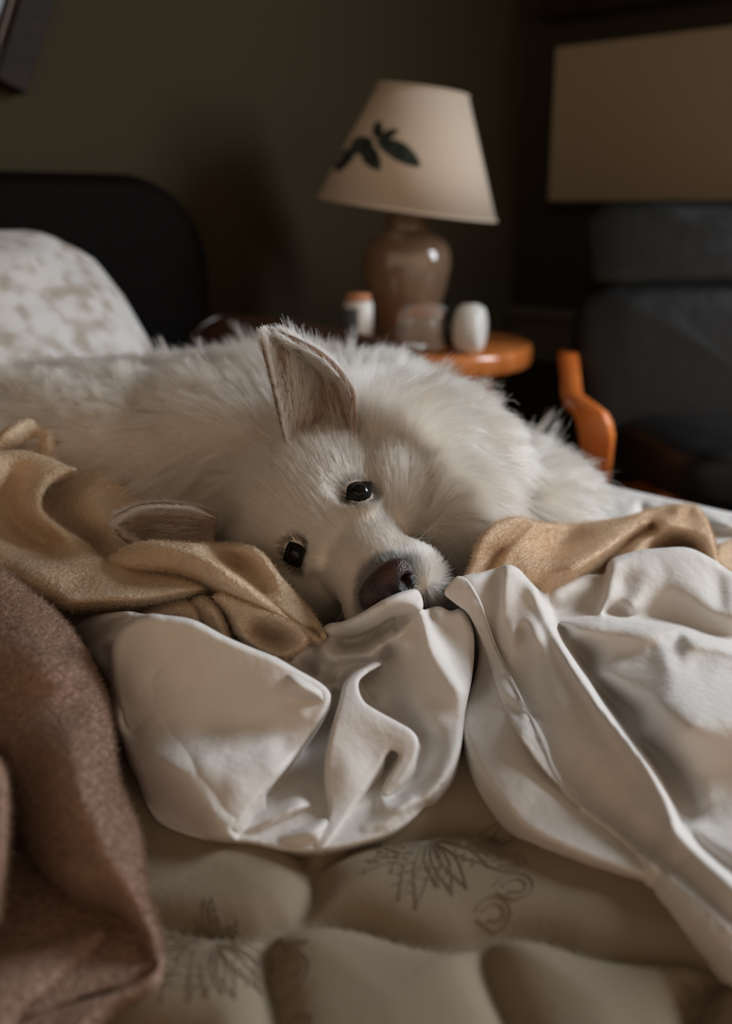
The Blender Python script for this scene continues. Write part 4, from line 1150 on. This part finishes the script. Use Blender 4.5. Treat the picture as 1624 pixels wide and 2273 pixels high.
# lower layer showing under the curl
g2_out = [(-420, 2135), (-20, 2126), (60, 2100), (150, 2074), (220, 2056), (238, 2066), (225, 2100), (170, 2150), (110, 2200), (50, 2250), (-20, 2330), (-420, 2340)]
g2_base = [(-420, 2140, .395), (60, 2100, .402), (230, 2060, .412), (170, 2150, .392), (50, 2250, .355), (-420, 2330, .335)]
relief('under_fold', g2_out, g2_base, [([(0, 2190, 6), (100, 2140, 7), (190, 2090, 5)], 25)], M['plush'], plush, step=8, roll=30, roll_mm=8, wrinkle=0.6, wscale=40, back=(4, 8, 12))
g3_out = [(20, 2300), (60, 2262), (130, 2236), (220, 2210), (290, 2186), (338, 2160), (352, 2140), (358, 2110), (340, 2176), (300, 2206), (240, 2236), (180, 2290), (160, 2340), (20, 2340)]
g3_base = [(20, 2300, .35), (130, 2240, .365), (290, 2190, .375), (350, 2145, .384), (240, 2236, .362), (160, 2330, .338)]
relief('under_edge', g3_out, g3_base, [([(120, 2262, 3), (220, 2222, 3), (320, 2182, 3)], 14)], M['plush'], plush, step=7, roll=10, roll_mm=3, back=(2, 4, 6), hold=0)
# pale fold at the left border
g4_out = [(-420, 1640), (-40, 1660), (6, 1700), (20, 1780), (18, 1880), (8, 1980), (-10, 2060), (-420, 2080)]
g4_base = [(-420, 1640, .46), (6, 1700, .455), (18, 1880, .425), (-10, 2060, .395), (-420, 2080, .38)]
relief('near_fold', g4_out, g4_base, [([(-40, 1720, 6), (-30, 1880, 8), (-50, 2020, 6)], 30)], M['plush'], plush, step=8, roll=30, roll_mm=12, wrinkle=0.6, wscale=40, back=(6, 14, 24))

# brown layer on the bed, added to darken the hollow under the curl
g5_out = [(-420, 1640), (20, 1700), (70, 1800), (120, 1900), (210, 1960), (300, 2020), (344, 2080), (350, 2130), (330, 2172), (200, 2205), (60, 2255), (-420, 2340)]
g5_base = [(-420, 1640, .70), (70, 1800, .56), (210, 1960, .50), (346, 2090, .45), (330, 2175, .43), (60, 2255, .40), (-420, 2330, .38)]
relief('hollow_shade_layer', g5_out, g5_base, [([(60, 1950, 0), (150, 2060, 0)], 30)], M['plush'], plush, step=10, roll=12, roll_mm=2, back=(2, 4, 6))
# ------------------------------------------------------------------ pile of the fleeces
pm = bpy.data.materials.new('fleece_pile'); pm.use_nodes = True
pm.node_tree.nodes.clear()
_o = pm.node_tree.nodes.new('ShaderNodeOutputMaterial'); _d = pm.node_tree.nodes.new('ShaderNodeBsdfDiffuse'); _a = pm.node_tree.nodes.new('ShaderNodeAttribute')
_a.attribute_name = 'tint'
pm.node_tree.links.new(_a.outputs['Color'], _d.inputs['Color']); pm.node_tree.links.new(_d.outputs[0], _o.inputs['Surface'])

def hair_object(name, pos, rad, tint, parent, m):
    """pos (n, k, 3), rad (n, k), tint (n, 3)"""
    n, k = pos.shape[:2]
    hc_ = bpy.data.hair_curves.new(name)
    hc_.add_curves([k] * n)
    hc_.attributes['position'].data.foreach_set('vector', pos.astype(np.float32).ravel())
    at_ = hc_.attributes.get('radius') or hc_.attributes.new('radius', 'FLOAT', 'POINT')
    at_.data.foreach_set('value', rad.astype(np.float32).ravel())
    c_ = hc_.attributes.new('tint', 'FLOAT_VECTOR', 'CURVE'); c_.data.foreach_set('vector', tint.astype(np.float32).ravel())
    hc_.materials.append(m)
    o = bpy.data.objects.new(name, hc_); sc.collection.objects.link(o)
    o.parent = parent
    o.matrix_parent_inverse = Matrix.Translation(parent.location).inverted()
    o['kind'] = 'stuff'
    return o

def pile(parent, names, n, length, col, r=.00012):
    for nm_ in names:
        me = bpy.data.objects[nm_].data
        V_ = np.empty(len(me.vertices) * 3); me.vertices.foreach_get('co', V_); V_ = V_.reshape(-1, 3)
        Nn = np.empty(len(me.vertices) * 3); me.vertices.foreach_get('normal', Nn); Nn = Nn.reshape(-1, 3)
        me.calc_loop_triangles()
        T_ = np.empty(len(me.loop_triangles) * 3, int); me.loop_triangles.foreach_get('vertices', T_); T_ = T_.reshape(-1, 3)
        A, B, C_ = V_[T_[:, 0]], V_[T_[:, 1]], V_[T_[:, 2]]
        w = np.linalg.norm(np.cross(B - A, C_ - A), axis=1)
        t_ = RNG.choice(len(T_), n, p=w / w.sum())
        u = np.sqrt(RNG.random(n)); v = RNG.random(n)
        b0, b1, b2 = (1 - u)[:, None], (u * (1 - v))[:, None], (u * v)[:, None]
        P = A[t_] * b0 + B[t_] * b1 + C_[t_] * b2
        N = Nn[T_[t_, 0]] * b0 + Nn[T_[t_, 1]] * b1 + Nn[T_[t_, 2]] * b2
        s = np.linspace(0, 1, 4)
        D = N + RNG.normal(0, .45, (n, 3)); D /= np.linalg.norm(D, axis=1)[:, None]
        L = length * RNG.uniform(.5, 1.2, n)
        k_ = RNG.normal(0, .5, (n, 3))
        pos = P[:, None] + D[:, None] * (L[:, None] * s)[..., None] + k_[:, None] * (L[:, None] * s ** 2)[..., None]
        rad = np.tile(r * (1 - .6 * s), (n, 1))
        tint = np.asarray(col) * RNG.uniform(.8, 1.15, (n, 1))
        hair_object('pile', pos, rad, tint, parent, pm)
pile(tan, ['rolled_fold', 'tucked_corner', 'tucked_roll', 'tucked_roll.001'], 9000, .0018, (.66, .51, .365), .0001)
pile(tan, ['front_fold'], 40000, .0018, (.66, .51, .365), .0001)
pile(tan, ['back_fold'], 12000, .0018, (.66, .51, .365), .0001)
pile(rt, ['throw_fold'], 40000, .0022, (.74, .565, .40), .0001)
pile(plush, ['hanging_fold'], 60000, .0024, (.32, .22, .165))
pile(plush, ['under_fold', 'near_fold'], 12000, .0022, (.32, .22, .165))

# ------------------------------------------------------------------ the dog
dog = empty('dog', (0.0, 0.92, BED_Z), 'fluffy white dog lying on the bed with its head tilted sideways', 'dog')
Rv, Uv, Bv = np.array([1.0, 0, 0]), np.array([0, SP, CP]), np.array([0, -CP, SP])
k7 = math.sqrt(.5)
HL = k7 * Rv + k7 * Uv                                      # across the head, towards the upper eye
HM = .62 * (k7 * Rv - k7 * Uv) + .7846 * Bv                 # along the muzzle
HU = .7846 * (-k7 * Rv + k7 * Uv) + .62 * Bv                # out of the top of the head
HO = at(726, 1160, .742)                                    # between the eyes

def hp(x, y, z):
    return HO + HL * x + HM * y + HU * z

def head_local(P):
    d = P - HO
    return np.stack([d @ HL, d @ HM, d @ HU], -1)

_tv, _tf = lathe([(math.sin(a), -math.cos(a)) for a in np.linspace(0.02, math.pi - .02, 15)], 28)
_tv = np.array(_tv); _tf = list(_tf) + [tuple(15 * i for i in range(27, -1, -1)), tuple(15 * i + 14 for i in range(28))]
class Blobs:
    def __init__(s): s.v = []; s.f = []; s.n = 0
    def add(s, V):
        s.v.append(V); s.f += [tuple(i + s.n for i in q) for q in _tf]; s.n += len(V)
def blob(bm, c, ax, r, seg=24):
    bm.add(np.asarray(c) + np.outer(_tv[:, 0] * r[0], ax[0]) + np.outer(_tv[:, 1] * r[1], ax[1]) + np.outer(_tv[:, 2] * r[2], ax[2]))

def chain(bm, pts, ax, n=8):
    pts = np.asarray(pts, float)
    for i in range(len(pts) - 1):
        for q in np.linspace(0, 1, n):
            p = pts[i] * (1 - q) + pts[i + 1] * q
            blob(bm, hp(*p[:3]), ax, p[3:6], 20)

bm = Blobs()
HA = (HL, HM, HU); WA = (Rv, np.array([0, 1.0, 0]), Z)
blob(bm, hp(0, -.058, -.026), HA, (.064, .075, .056))
blob(bm, hp(0, -.018, -.026), HA, (.045, .040, .030))
for s in (-1, 1):
    blob(bm, hp(s * .024, -.010, -.012), HA, (.020, .026, .014))       # brow
    blob(bm, hp(s * .043, -.035, -.048), HA, (.042, .048, .040))       # cheek
    blob(bm, hp(s * .020, .055, -.043), HA, (.019, .032, .022))        # flews
chain(bm, [(0, -.01, -.042, .040, .03, .033), (0, .035, -.038, .034, .02, .031), (0, .068, -.035, .029, .017, .027)], HA)
chain(bm, [(0, -.01, -.066, .030, .03, .024), (0, .055, -.058, .017, .014, .013)], HA)
chain(bm, [(0, -.075, -.05, .065, .05, .06), (0.03, -.15, -.09, .085, .07, .075)], HA)
blob(bm, hp(.066, -.075, -.062), HA, (.058, .062, .055)); blob(bm, hp(.075, -.03, -.085), HA, (.045, .055, .045))
def E(px, py, Y, r):
    blob(bm, at(px, py, Y), WA, r, 32)
E(330, 950, 1.02, (.30, .15, .057)); E(640, 935, .985, (.17, .13, .058)); E(850, 1005, .94, (.12, .10, .060))
E(1015, 1110, .985, (.085, .08, .056)); E(965, 1195, .915, (.035, .06, .05)); E(760, 1070, .90, (.12, .09, .07)); E(300, 1080, .94, (.24, .08, .06))
E(905, 1065, .835, (.045, .045, .060)); E(925, 1165, .815, (.030, .035, .050)); E(830, 1000, .86, (.06, .05, .05))
blob(bm, (-.12, 1.02, .615), WA, (.34, .14, .064), 32); blob(bm, (.08, .97, .606), WA, (.14, .09, .055), 32)
me = mesh_from(np.concatenate(bm.v), bm.f)
tmp = bpy.data.objects.new('tmp', me); sc.collection.objects.link(tmp)
md = tmp.modifiers.new('r', 'REMESH'); md.mode = 'VOXEL'; md.voxel_size = .0045; md.use_smooth_shade = True
md = tmp.modifiers.new('s', 'SMOOTH'); md.factor = .5; md.iterations = 9
dg = bpy.context.evaluated_depsgraph_get()
bme = bpy.data.meshes.new_from_object(tmp.evaluated_get(dg))
bpy.data.objects.remove(tmp)
body = link('body', bme, M['skin'], dog)

nv = len(bme.vertices)
BV = np.empty(nv * 3); bme.vertices.foreach_get('co', BV); BV = BV.reshape(-1, 3)
BV[:, 2] = np.maximum(BV[:, 2], BED_Z + .002)              # the dog lies on the bed, not in it
bme.vertices.foreach_set('co', BV.ravel()); bme.update()
bme.calc_loop_triangles()
TR = np.empty(len(bme.loop_triangles) * 3, int); bme.loop_triangles.foreach_get('vertices', TR); TR = TR.reshape(-1, 3)
BN = np.empty(nv * 3); bme.vertices.foreach_get('normal', BN); BN = BN.reshape(-1, 3)
bvh = BVHTree.FromPolygons([tuple(v) for v in BV], [tuple(t_) for t_ in TR])

def hit(px, py):
    d = nrm(rays(px, py))
    r = bvh.ray_cast(V3(CAM), V3(d))
    return np.array(r[0]), np.array(r[1])

# eyes
EYES = []
for (px, py, lab) in ((797, 1091, 'bright dark eye'), (655, 1231, 'shaded lower eye')):
    p, n = hit(px, py)
    c = p - n * .0035
    EYES.append(c)
    v, f = lathe([(0, .0095)] + [(.0095 * math.sin(a), .0095 * math.cos(a)) for a in np.linspace(.1, math.pi - .1, 22)] + [(0, -.0095)], 32)
    rot = Vector((0, 0, 1)).rotation_difference(V3(n)).to_matrix()
    v = np.array(v) @ np.array(rot).T + c
    e = link('eye', mesh_from(v, f), M['eye'], dog); e['label'] = lab
    # lids: an almond ring of dark skin around the ball
    n2 = nrm(n); a1 = nrm(HL * .75 + HM * (-.15) - n2 * ((HL * .75 + HM * (-.15)) @ n2))
    if py > 1200: a1 = nrm(HL * .8 + HM * .5 - n2 * ((HL * .8 + HM * .5) @ n2))
    a2 = np.cross(n2, a1)
    # dark skin around the ball, drawn out at the corners
    vs = []
    for i in range(14):
        ph_ = math.pi * (i + .5) / 14
        for j in range(28):
            q = 2 * math.pi * j / 28
            cx_ = math.sin(ph_) * math.cos(q); cy_ = math.sin(ph_) * math.sin(q); cz_ = math.cos(ph_)
            vs.append(c + n2 * .0042 + a1 * math.copysign(abs(cx_) ** .9, cx_) * .0150 * (1 - .25 * abs(cy_)) + a2 * cy_ * .0112 * (1 - .35 * abs(cx_)) + n2 * cz_ * .0024)
    fs = [(i * 28 + j, i * 28 + (j + 1) % 28, (i + 1) * 28 + (j + 1) % 28, (i + 1) * 28 + j) for i in range(13) for j in range(28)]
    fs += [tuple(range(28)), tuple(13 * 28 + j for j in range(28))]
    link('eye_rim', mesh_from(vs, fs), M['eyelid'], e)
    ring = []
    for q in np.linspace(0, 2 * math.pi, 41):
        cx_, cy_ = math.cos(q), math.sin(q)
        x_, y_ = cx_ * .0091, cy_ * .0074
        lift = math.sqrt(max(0, .0097 ** 2 - x_ ** 2 - y_ ** 2))
        ring.append(c + a1 * x_ + a2 * y_ + n2 * lift)
    v, f = tube(ring, .0012, 8, False)
    link('eyelid', mesh_from(v, f), M['eyelid'], e)

# nose: rounded pad with two comma-shaped nostrils
def nose():
    bm = bmesh.new()
    bmesh.ops.create_uvsphere(bm, u_segments=96, v_segments=64, radius=1.0)
    for v in bm.verts:
        x, y, z = v.co                      # x across, y forwards, z up
        w = 1.0 + .10 * z
        sx = math.copysign(abs(x) ** .85, x); sz = math.copysign(abs(z) ** .85, z)
        q = np.array([sx * .0230 * w, y * .0130, sz * .0170])
        if y > -.2:
            g = math.exp(-(x / .10) ** 2) * (1 if z < .35 else math.exp(-((z - .35) / .2) ** 2))
            q[1] -= .0016 * g               # groove in the middle
            for s in (-1, 1):
                d = ((x - s * .47) / .20) ** 2 + ((z + .02) / .26) ** 2
                q[1] -= .0100 * math.exp(-d ** 1.3)
                # slit running outwards and down
                t_ = np.clip((abs(x) - .5) / .42, 0, 1)
                if x * s > 0:
                    d2 = ((z + .06 + .30 * t_) / .13) ** 2 + ((np.clip(abs(x), .5, .92) - abs(x)) / .1) ** 2
                    q[1] -= .0055 * math.exp(-d2)
        v.co = V3(hp(q[0], .0865 + q[1], -.0150 + q[2]))
    return link('nose', bm_mesh(bm), M['nose'], dog)
nz = nose(); nz['label'] = 'dark brown wet nose'

# lips under the nose
lp = [hp(x, y, z) for x, y, z in ((-.026, .040, -.064), (-.018, .062, -.063), (-.008, .076, -.056), (0, .080, -.052), (.008, .076, -.056), (.018, .062, -.063), (.026, .040, -.064))]
v, f = tube(catmull(lp, .003), .0034, 8)
link('lip', mesh_from(v, f), M['eyelid'], dog)

# ears
def ear(rows, name, lab):
    """rows: per row a list of (px, py, Y)"""
    G = np.array([[at(*p) for p in catmull(r, 12)[np.linspace(0, len(catmull(r, 12)) - 1, 17).astype(int)]] for r in rows])
    nr = 28
    out = []
    for j in range(17):
        col = catmull(G[:, j], .002)
        out.append(col[np.linspace(0, len(col) - 1, nr).astype(int)])
    G = np.stack(out, 1)
    vs = G.reshape(-1, 3)
    T1 = np.gradient(G, axis=0); T2 = np.gradient(G, axis=1)
    N = np.cross(T1, T2); N /= np.linalg.norm(N, axis=2)[..., None] + 1e-9
    N *= np.sign(np.einsum('ijk,ijk->ij', N, CAM - G))[..., None]
    bk = (G - N * .0045).reshape(-1, 3)
    fs = []
    m = nr * 17
    ix = lambda i, j: i * 17 + j
    for i in range(nr - 1):
        for j in range(16):
            fs.append((ix(i, j), ix(i, j + 1), ix(i + 1, j + 1), ix(i + 1, j)))
            fs.append((m + ix(i, j), m + ix(i + 1, j), m + ix(i + 1, j + 1), m + ix(i, j + 1)))
    bd = [(i, 0) for i in range(nr)] + [(nr - 1, j) for j in range(1, 17)] + [(i, 16) for i in range(nr - 2, -1, -1)] + [(0, j) for j in range(15, 0, -1)]
    for a, b in zip(bd, bd[1:] + bd[:1]):
        fs.append((ix(*a), ix(*b), m + ix(*b), m + ix(*a)))
    me = mesh_from(np.concatenate([vs, bk]), fs)
    bm = bmesh.new(); bm.from_mesh(me); bmesh.ops.recalc_face_normals(bm, faces=bm.faces); bm.to_mesh(me); bm.free()
    e = link(name, me, M['ear_skin'], dog); e['label'] = lab
    return e, G, N
e_up = [[(650, 1010, .800), (680, 1015, .815), (710, 1015, .832), (745, 1005, .832), (778, 990, .812)],
        [(632, 945, .792), (668, 950, .812), (705, 950, .834), (748, 945, .834), (784, 938, .806)],
        [(620, 890, .790), (655, 888, .808), (698, 885, .834), (746, 888, .836), (780, 888, .804)],
        [(606, 830, .790), (640, 828, .810), (682, 828, .832), (724, 834, .830), (757, 840, .803)],
        [(595, 785, .790), (620, 784, .803), (652, 784, .815), (686, 788, .812), (712, 794, .800)],
        [(588, 757, .791), (604, 757, .797), (622, 757, .803), (642, 760, .803), (658, 764, .798)],
        [(590, 749, .794), (600, 746, .797), (610, 746, .799), (620, 747, .800), (630, 750, .799)]]
ear_up, GU, NU = ear(e_up, 'ear', 'upright upper ear with dark inner hollow')
e_lo = [[(480, 1150, .762), (478, 1168, .776), (476, 1188, .786), (474, 1208, .780), (470, 1235, .768)],
        [(430, 1132, .758), (428, 1155, .776), (425, 1180, .786), (422, 1204, .780), (420, 1235, .766)],
        [(370, 1126, .753), (368, 1150, .770), (366, 1176, .780), (364, 1200, .774), (362, 1228, .760)],
        [(315, 1130, .750), (313, 1148, .762), (312, 1168, .768), (312, 1190, .764), (312, 1212, .754)],
        [(275, 1146, .747), (274, 1155, .752), (274, 1164, .754), (275, 1176, .753), (278, 1190, .749)],
        [(262, 1156, .747), (262, 1159, .749), (262, 1163, .750), (263, 1168, .750), (265, 1172, .748)]]
ear_lo, GL, NL = ear(e_lo, 'ear', 'lower ear pressed onto the blanket')

# ------------------------------------------------------------------ fur
fm = bpy.data.materials.new('white_fur'); fm.use_nodes = True
nt = fm.node_tree; nt.nodes.clear()
out = nt.nodes.new('ShaderNodeOutputMaterial'); df = nt.nodes.new('ShaderNodeBsdfDiffuse'); tl = nt.nodes.new('ShaderNodeBsdfTranslucent')
mx = nt.nodes.new('ShaderNodeMixShader'); mx.inputs[0].default_value = .42
a1 = nt.nodes.new('ShaderNodeAttribute'); a1.attribute_name = 'tint'
nt.links.new(a1.outputs['Color'], df.inputs['Color']); nt.links.new(a1.outputs['Color'], tl.inputs['Color'])
nt.links.new(df.outputs[0], mx.inputs[1]); nt.links.new(tl.outputs[0], mx.inputs[2]); ph = nt.nodes.new('ShaderNodeBsdfHairPrincipled'); ph.parametrization = 'COLOR'
ph.inputs['Roughness'].default_value = .45; ph.inputs['Radial Roughness'].default_value = .65
nt.links.new(a1.outputs['Color'], ph.inputs['Color'])
mx2 = nt.nodes.new('ShaderNodeMixShader'); mx2.inputs[0].default_value = .62
nt.links.new(mx.outputs[0], mx2.inputs[1]); nt.links.new(ph.outputs[0], mx2.inputs[2]); nt.links.new(mx2.outputs[0], out.inputs['Surface'])

def unit(a):
    return a / (np.linalg.norm(a, axis=-1, keepdims=True) + 1e-12)

def vnoise(P, s, seed):
    """smooth vector noise by a few random waves"""
    r = np.random.default_rng(seed)
    o = np.zeros_like(P)
    for _ in range(7):
        kv = r.normal(0, 1, (3,)) * s; ph = r.uniform(0, 6.28, 3); am = r.normal(0, 1, (3,))
        o += np.sin((P @ kv)[:, None] + ph) * am
    return o / 3.0

def smooth01(a, lo, hi):
    t_ = np.clip((a - lo) / (hi - lo), 0, 1)
    return t_ * t_ * (3 - 2 * t_)

def build_fur():
    A, B, C_ = BV[TR[:, 0]], BV[TR[:, 1]], BV[TR[:, 2]]
    ar = np.linalg.norm(np.cross(B - A, C_ - A), axis=1)
    cen = (A + B + C_) / 3
    hl = head_local(cen)
    face = smooth01(hl[:, 1], -.10, .03) * (np.abs(hl[:, 0]) < .09) * (np.linalg.norm(hl, axis=1) < .13)
    nz_ = unit(np.cross(B - A, C_ - A))
    vis = np.einsum('ij,ij->i', nz_, unit(CAM - cen)) * np.sign(np.einsum('ij,ij->i', nz_, BN[TR[:, 0]]))
    w = ar * (1 + 5.0 * face) * np.where(vis > -.45, 1.0, .22) * np.where(cen[:, 2] < BED_Z + .012, 0.05, 1.0)
    n = 250000
    t_ = RNG.choice(len(TR), n, p=w / w.sum())
    u = np.sqrt(RNG.random(n)); v = RNG.random(n)
    b0, b1, b2 = 1 - u, u * (1 - v), u * v
    P = A[t_] * b0[:, None] + B[t_] * b1[:, None] + C_[t_] * b2[:, None]
    N = unit(BN[TR[t_, 0]] * b0[:, None] + BN[TR[t_, 1]] * b1[:, None] + BN[TR[t_, 2]] * b2[:, None])
    h = head_local(P)
    hd = np.linalg.norm(h * np.array([1, .9, 1]), axis=1)
    inhead = 1 - smooth01(hd, .060, .135)
    muz = smooth01(h[:, 1], -.015, .045) * inhead
    # length
    L = .036 + .014 * RNG.random(n)
    Lh = .026 - .010 * smooth01(h[:, 1], -.07, .0) - .010 * smooth01(h[:, 1], .0, .05) + .014 * smooth01(np.abs(h[:, 0]), .045, .085)
    L = L * (1 - inhead) + Lh * (.8 + .4 * RNG.random(n)) * inhead
    left = smooth01(-P[:, 0], .05, .30)
    L *= 1 - .35 * left * (1 - inhead)
    guard = (RNG.random(n) < .035) & (N[:, 2] > .05) & (inhead < .3)
    L = np.where(guard, L * RNG.uniform(1.3, 1.9, n), L)
    # direction: over the face back from the nose, elsewhere out and away from the head
    fl_h = unit(-HM[None] * 1.0 + HL[None] * (h[:, :1] * 6.0) + HU[None] * .12)
    away = unit(P - hp(0, -.05, -.03) + 1e-6)
    fl_b = unit(away * .8 + np.array([[-.10, .0, -.45]]))
    fl = unit(fl_h * inhead[:, None] + fl_b * (1 - inhead)[:, None])
    fl = unit(fl - N * np.einsum('ij,ij->i', fl, N)[:, None])
    up = (.30 * inhead + .62 * (1 - inhead)) * (1 - .45 * muz)
    nse = vnoise(P, 55, 5) * .32 + vnoise(P, 190, 9) * .22
    D = unit(N * up[:, None] + fl * (1 - up * .45)[:, None] + nse * (.25 * inhead + .75 * (1 - inhead))[:, None] * (1 - .7 * muz)[:, None] + RNG.normal(0, .07, (n, 3)))
    # keep the eyes, the nose free
    keep = np.ones(n, bool)
    for e in EYES:
        keep &= np.linalg.norm(P - e, axis=1) > .0108
    nl = h - np.array([0, .0865, -.0150])
    keep &= ((nl[:, 0] / .0235) ** 2 + (nl[:, 1] / .014) ** 2 + (nl[:, 2] / .0172) ** 2) > 1.0
    for e in EYES:                                   # short lashes and hair around the eye
        d = np.linalg.norm(P - e, axis=1)
        L *= .35 + .65 * smooth01(d, .011, .026)
        rad_ = unit(P - e)
        m_ = (1 - smooth01(d, .012, .024))[:, None]
        D = unit(D * (1 - .5 * m_) + rad_ * .5 * m_)
    # colour
    tint = np.tile(np.array([.99, .945, .87]), (n, 1)) * (.78 + .28 * RNG.random((n, 1)) ** .6)
    yl = (smooth01(vnoise(P, 28, 3)[:, 0], -.2, 1.2))[:, None]
    tint = tint * (1 - .30 * yl) + np.array([.92, .82, .70]) * .30 * yl
    dn = np.sqrt((nl[:, 0] / 1.3) ** 2 + nl[:, 1] ** 2 + nl[:, 2] ** 2)
    dark = (1 - smooth01(dn + vnoise(P, 160, 4)[:, 0] * .002, .0195, .031))[:, None] * .85
    lipd = (1 - smooth01(np.linalg.norm((h - np.array([0, .075, -.053])) * np.array([.7, .8, 1.3]), axis=1), .012, .022))[:, None] * .85
    tint = tint * (1 - np.maximum(dark, lipd)) + np.array([.03, .027, .025]) * np.maximum(dark, lipd)
    for e in EYES:
        d = np.linalg.norm(P - e, axis=1)
        q = (1 - smooth01(d, .0120, .0175))[:, None] * .9
        tint = tint * (1 - q) + np.array([.05, .04, .035]) * q
    P, N, D, L, tint, inhead, muz = (x[keep] for x in (P, N, D, L, tint, inhead, muz))
    n = len(P)
    # locks: neighbouring hairs lean to a shared tip
    ncl = 7500
    ci = RNG.choice(n, ncl, replace=False)
    kd = KDTree(ncl)
    for i, c in enumerate(ci): kd.insert(V3(P[c]), i)
    kd.balance()
    near = np.array([kd.find(V3(p))[1] for p in P])
    tipc = P[ci] + D[ci] * L[ci][:, None]
    K = 6
    s = np.linspace(0, 1, K)
    grav = np.array([0, 0, -1.0])
    pos = P[:, None, :] + D[:, None, :] * (L[:, None] * s)[..., None] + grav * ((1 - inhead) * .22 * L)[:, None, None] * (s ** 2)[None, :, None]
    clump = (.58 * (1 - inhead) + .30 * inhead * (1 - muz))[:, None, None] * (s ** 1.5)[None, :, None]
    axisP = P[ci][near][:, None, :] + (tipc - P[ci])[near][:, None, :] * s[None, :, None]
    axisP = axisP + grav * ((1 - inhead) * .22 * L)[:, None, None] * (s ** 2)[None, :, None]
    pos = pos * (1 - clump) + axisP * clump
    pos += (RNG.normal(0, .05, (n, 1, 3)) * (L[:, None] * s ** 2)[..., None])
    rad = (.00015 + .00007 * (1 - inhead))[:, None] * (1 - .8 * s)[None]
    rad = np.maximum(rad, .00003)
    hair_object('fur', pos, rad, tint, dog, fm)
build_fur()

def ear_fur(G, N, parent, seed, n_edge, n_back, n_tuft, n_in):
    """short hair on the rim and the back, long pale tufts rising out of the hollow"""
    r = np.random.default_rng(seed)
    nr, nc = G.shape[:2]
    pos, rad, tint = [], [], []
    K = 6; s = np.linspace(0, 1, K)
    def put(i, j, kind):
        i0, j0 = min(int(i), nr - 2), min(int(j), nc - 2); a, b = i - i0, j - j0
        p = G[i0, j0] * (1 - a) * (1 - b) + G[i0 + 1, j0] * a * (1 - b) + G[i0, j0 + 1] * (1 - a) * b + G[i0 + 1, j0 + 1] * a * b
        q = N[i0, j0]
        td = unit(G[min(nr - 1, i0 + 3), j0] - G[max(0, i0 - 3), j0])
        acr = unit(G[i0, min(nc - 1, j0 + 2)] - G[i0, max(0, j0 - 2)])
        w = .00020; c = np.array([.96, .92, .86]) * r.uniform(.85, 1.03); sway = np.zeros(3)
        if kind == 'edge':
            sd = -1 if j < nc / 2 else 1
            d = unit(td * .8 + acr * sd * .25 + q * r.uniform(-.1, .4) + r.normal(0, .1, 3)); l = r.uniform(.006, .011)
        elif kind == 'back':
            p = p - q * .0046; d = unit(td * .9 - q * .3 + r.normal(0, .12, 3)); l = r.uniform(.006, .010)
        elif kind == 'tuft':
            d = unit(td * .9 + q * r.uniform(.15, .55) + acr * r.normal(0, .10)); l = r.uniform(.022, .046); w = .00028
            sway = acr * r.normal(0, .12) - q * .25
        else:
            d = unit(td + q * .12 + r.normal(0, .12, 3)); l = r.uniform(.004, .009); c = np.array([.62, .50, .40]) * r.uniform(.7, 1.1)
        pos.append(p + d[None] * (l * s)[:, None] + sway[None] * (l * s ** 2)[:, None])
        rad.append(w * (1 - .75 * s)); tint.append(c)
    for _ in range(n_edge):
        put(r.uniform(2, nr - 1.01), r.choice([r.uniform(0, 2.6), r.uniform(nc - 3.2, nc - 1.01)]), 'edge')
    for _ in range(n_edge // 6):
        put(r.uniform(nr - 7, nr - 1.01), r.uniform(0, nc - 1.01), 'edge')
    for _ in range(n_back):
        put(r.uniform(0, nr - 1.01), r.uniform(0, nc - 1.01), 'back')
    for _ in range(n_in):
        put(r.uniform(0, nr - 3), r.uniform(1.5, nc - 2.5), 'in')
    for _ in range(n_tuft):
        k = r.choice([4.0, 6.5, 8.0, 13.5])
        put(r.uniform(3, nr * .42), np.clip(r.normal(k, .9), 1, nc - 2.1), 'tuft')
    o = hair_object('ear_fur', np.array(pos), np.array(rad), np.array(tint), parent, fm)
    o.matrix_parent_inverse = Matrix.Identity(4)
    return o
ear_fur(GU, NU, ear_up, 11, 5000, 6000, 900, 3000)
ear_fur(GL, NL, ear_lo, 12, 2600, 2500, 60, 5000)  # more dark inner hairs, few tufts: the lower ear's shade put into hair colour

# whiskers
pos, rad, tint = [], [], []
rw = np.random.default_rng(21)
for s_ in (1, -1):
    for k in range(11):
        b0 = hp(s_ * rw.uniform(.016, .026), rw.uniform(.035, .066), rw.uniform(-.050, -.028))
        d = unit(HL * s_ * 1.0 + HM * rw.uniform(-.5, .3) + HU * rw.uniform(-.7, .1))
        l = rw.uniform(.025, .05)
        s = np.linspace(0, 1, 6)
        pos.append(b0 + d * (l * s)[:, None] + np.array([0, 0, -1]) * (.18 * l * s ** 2)[:, None])
        rad.append(.00018 * (1 - .7 * s)); tint.append((.85, .82, .78))
hair_object('whiskers', np.array(pos), np.array(rad), np.array(tint), dog, fm)
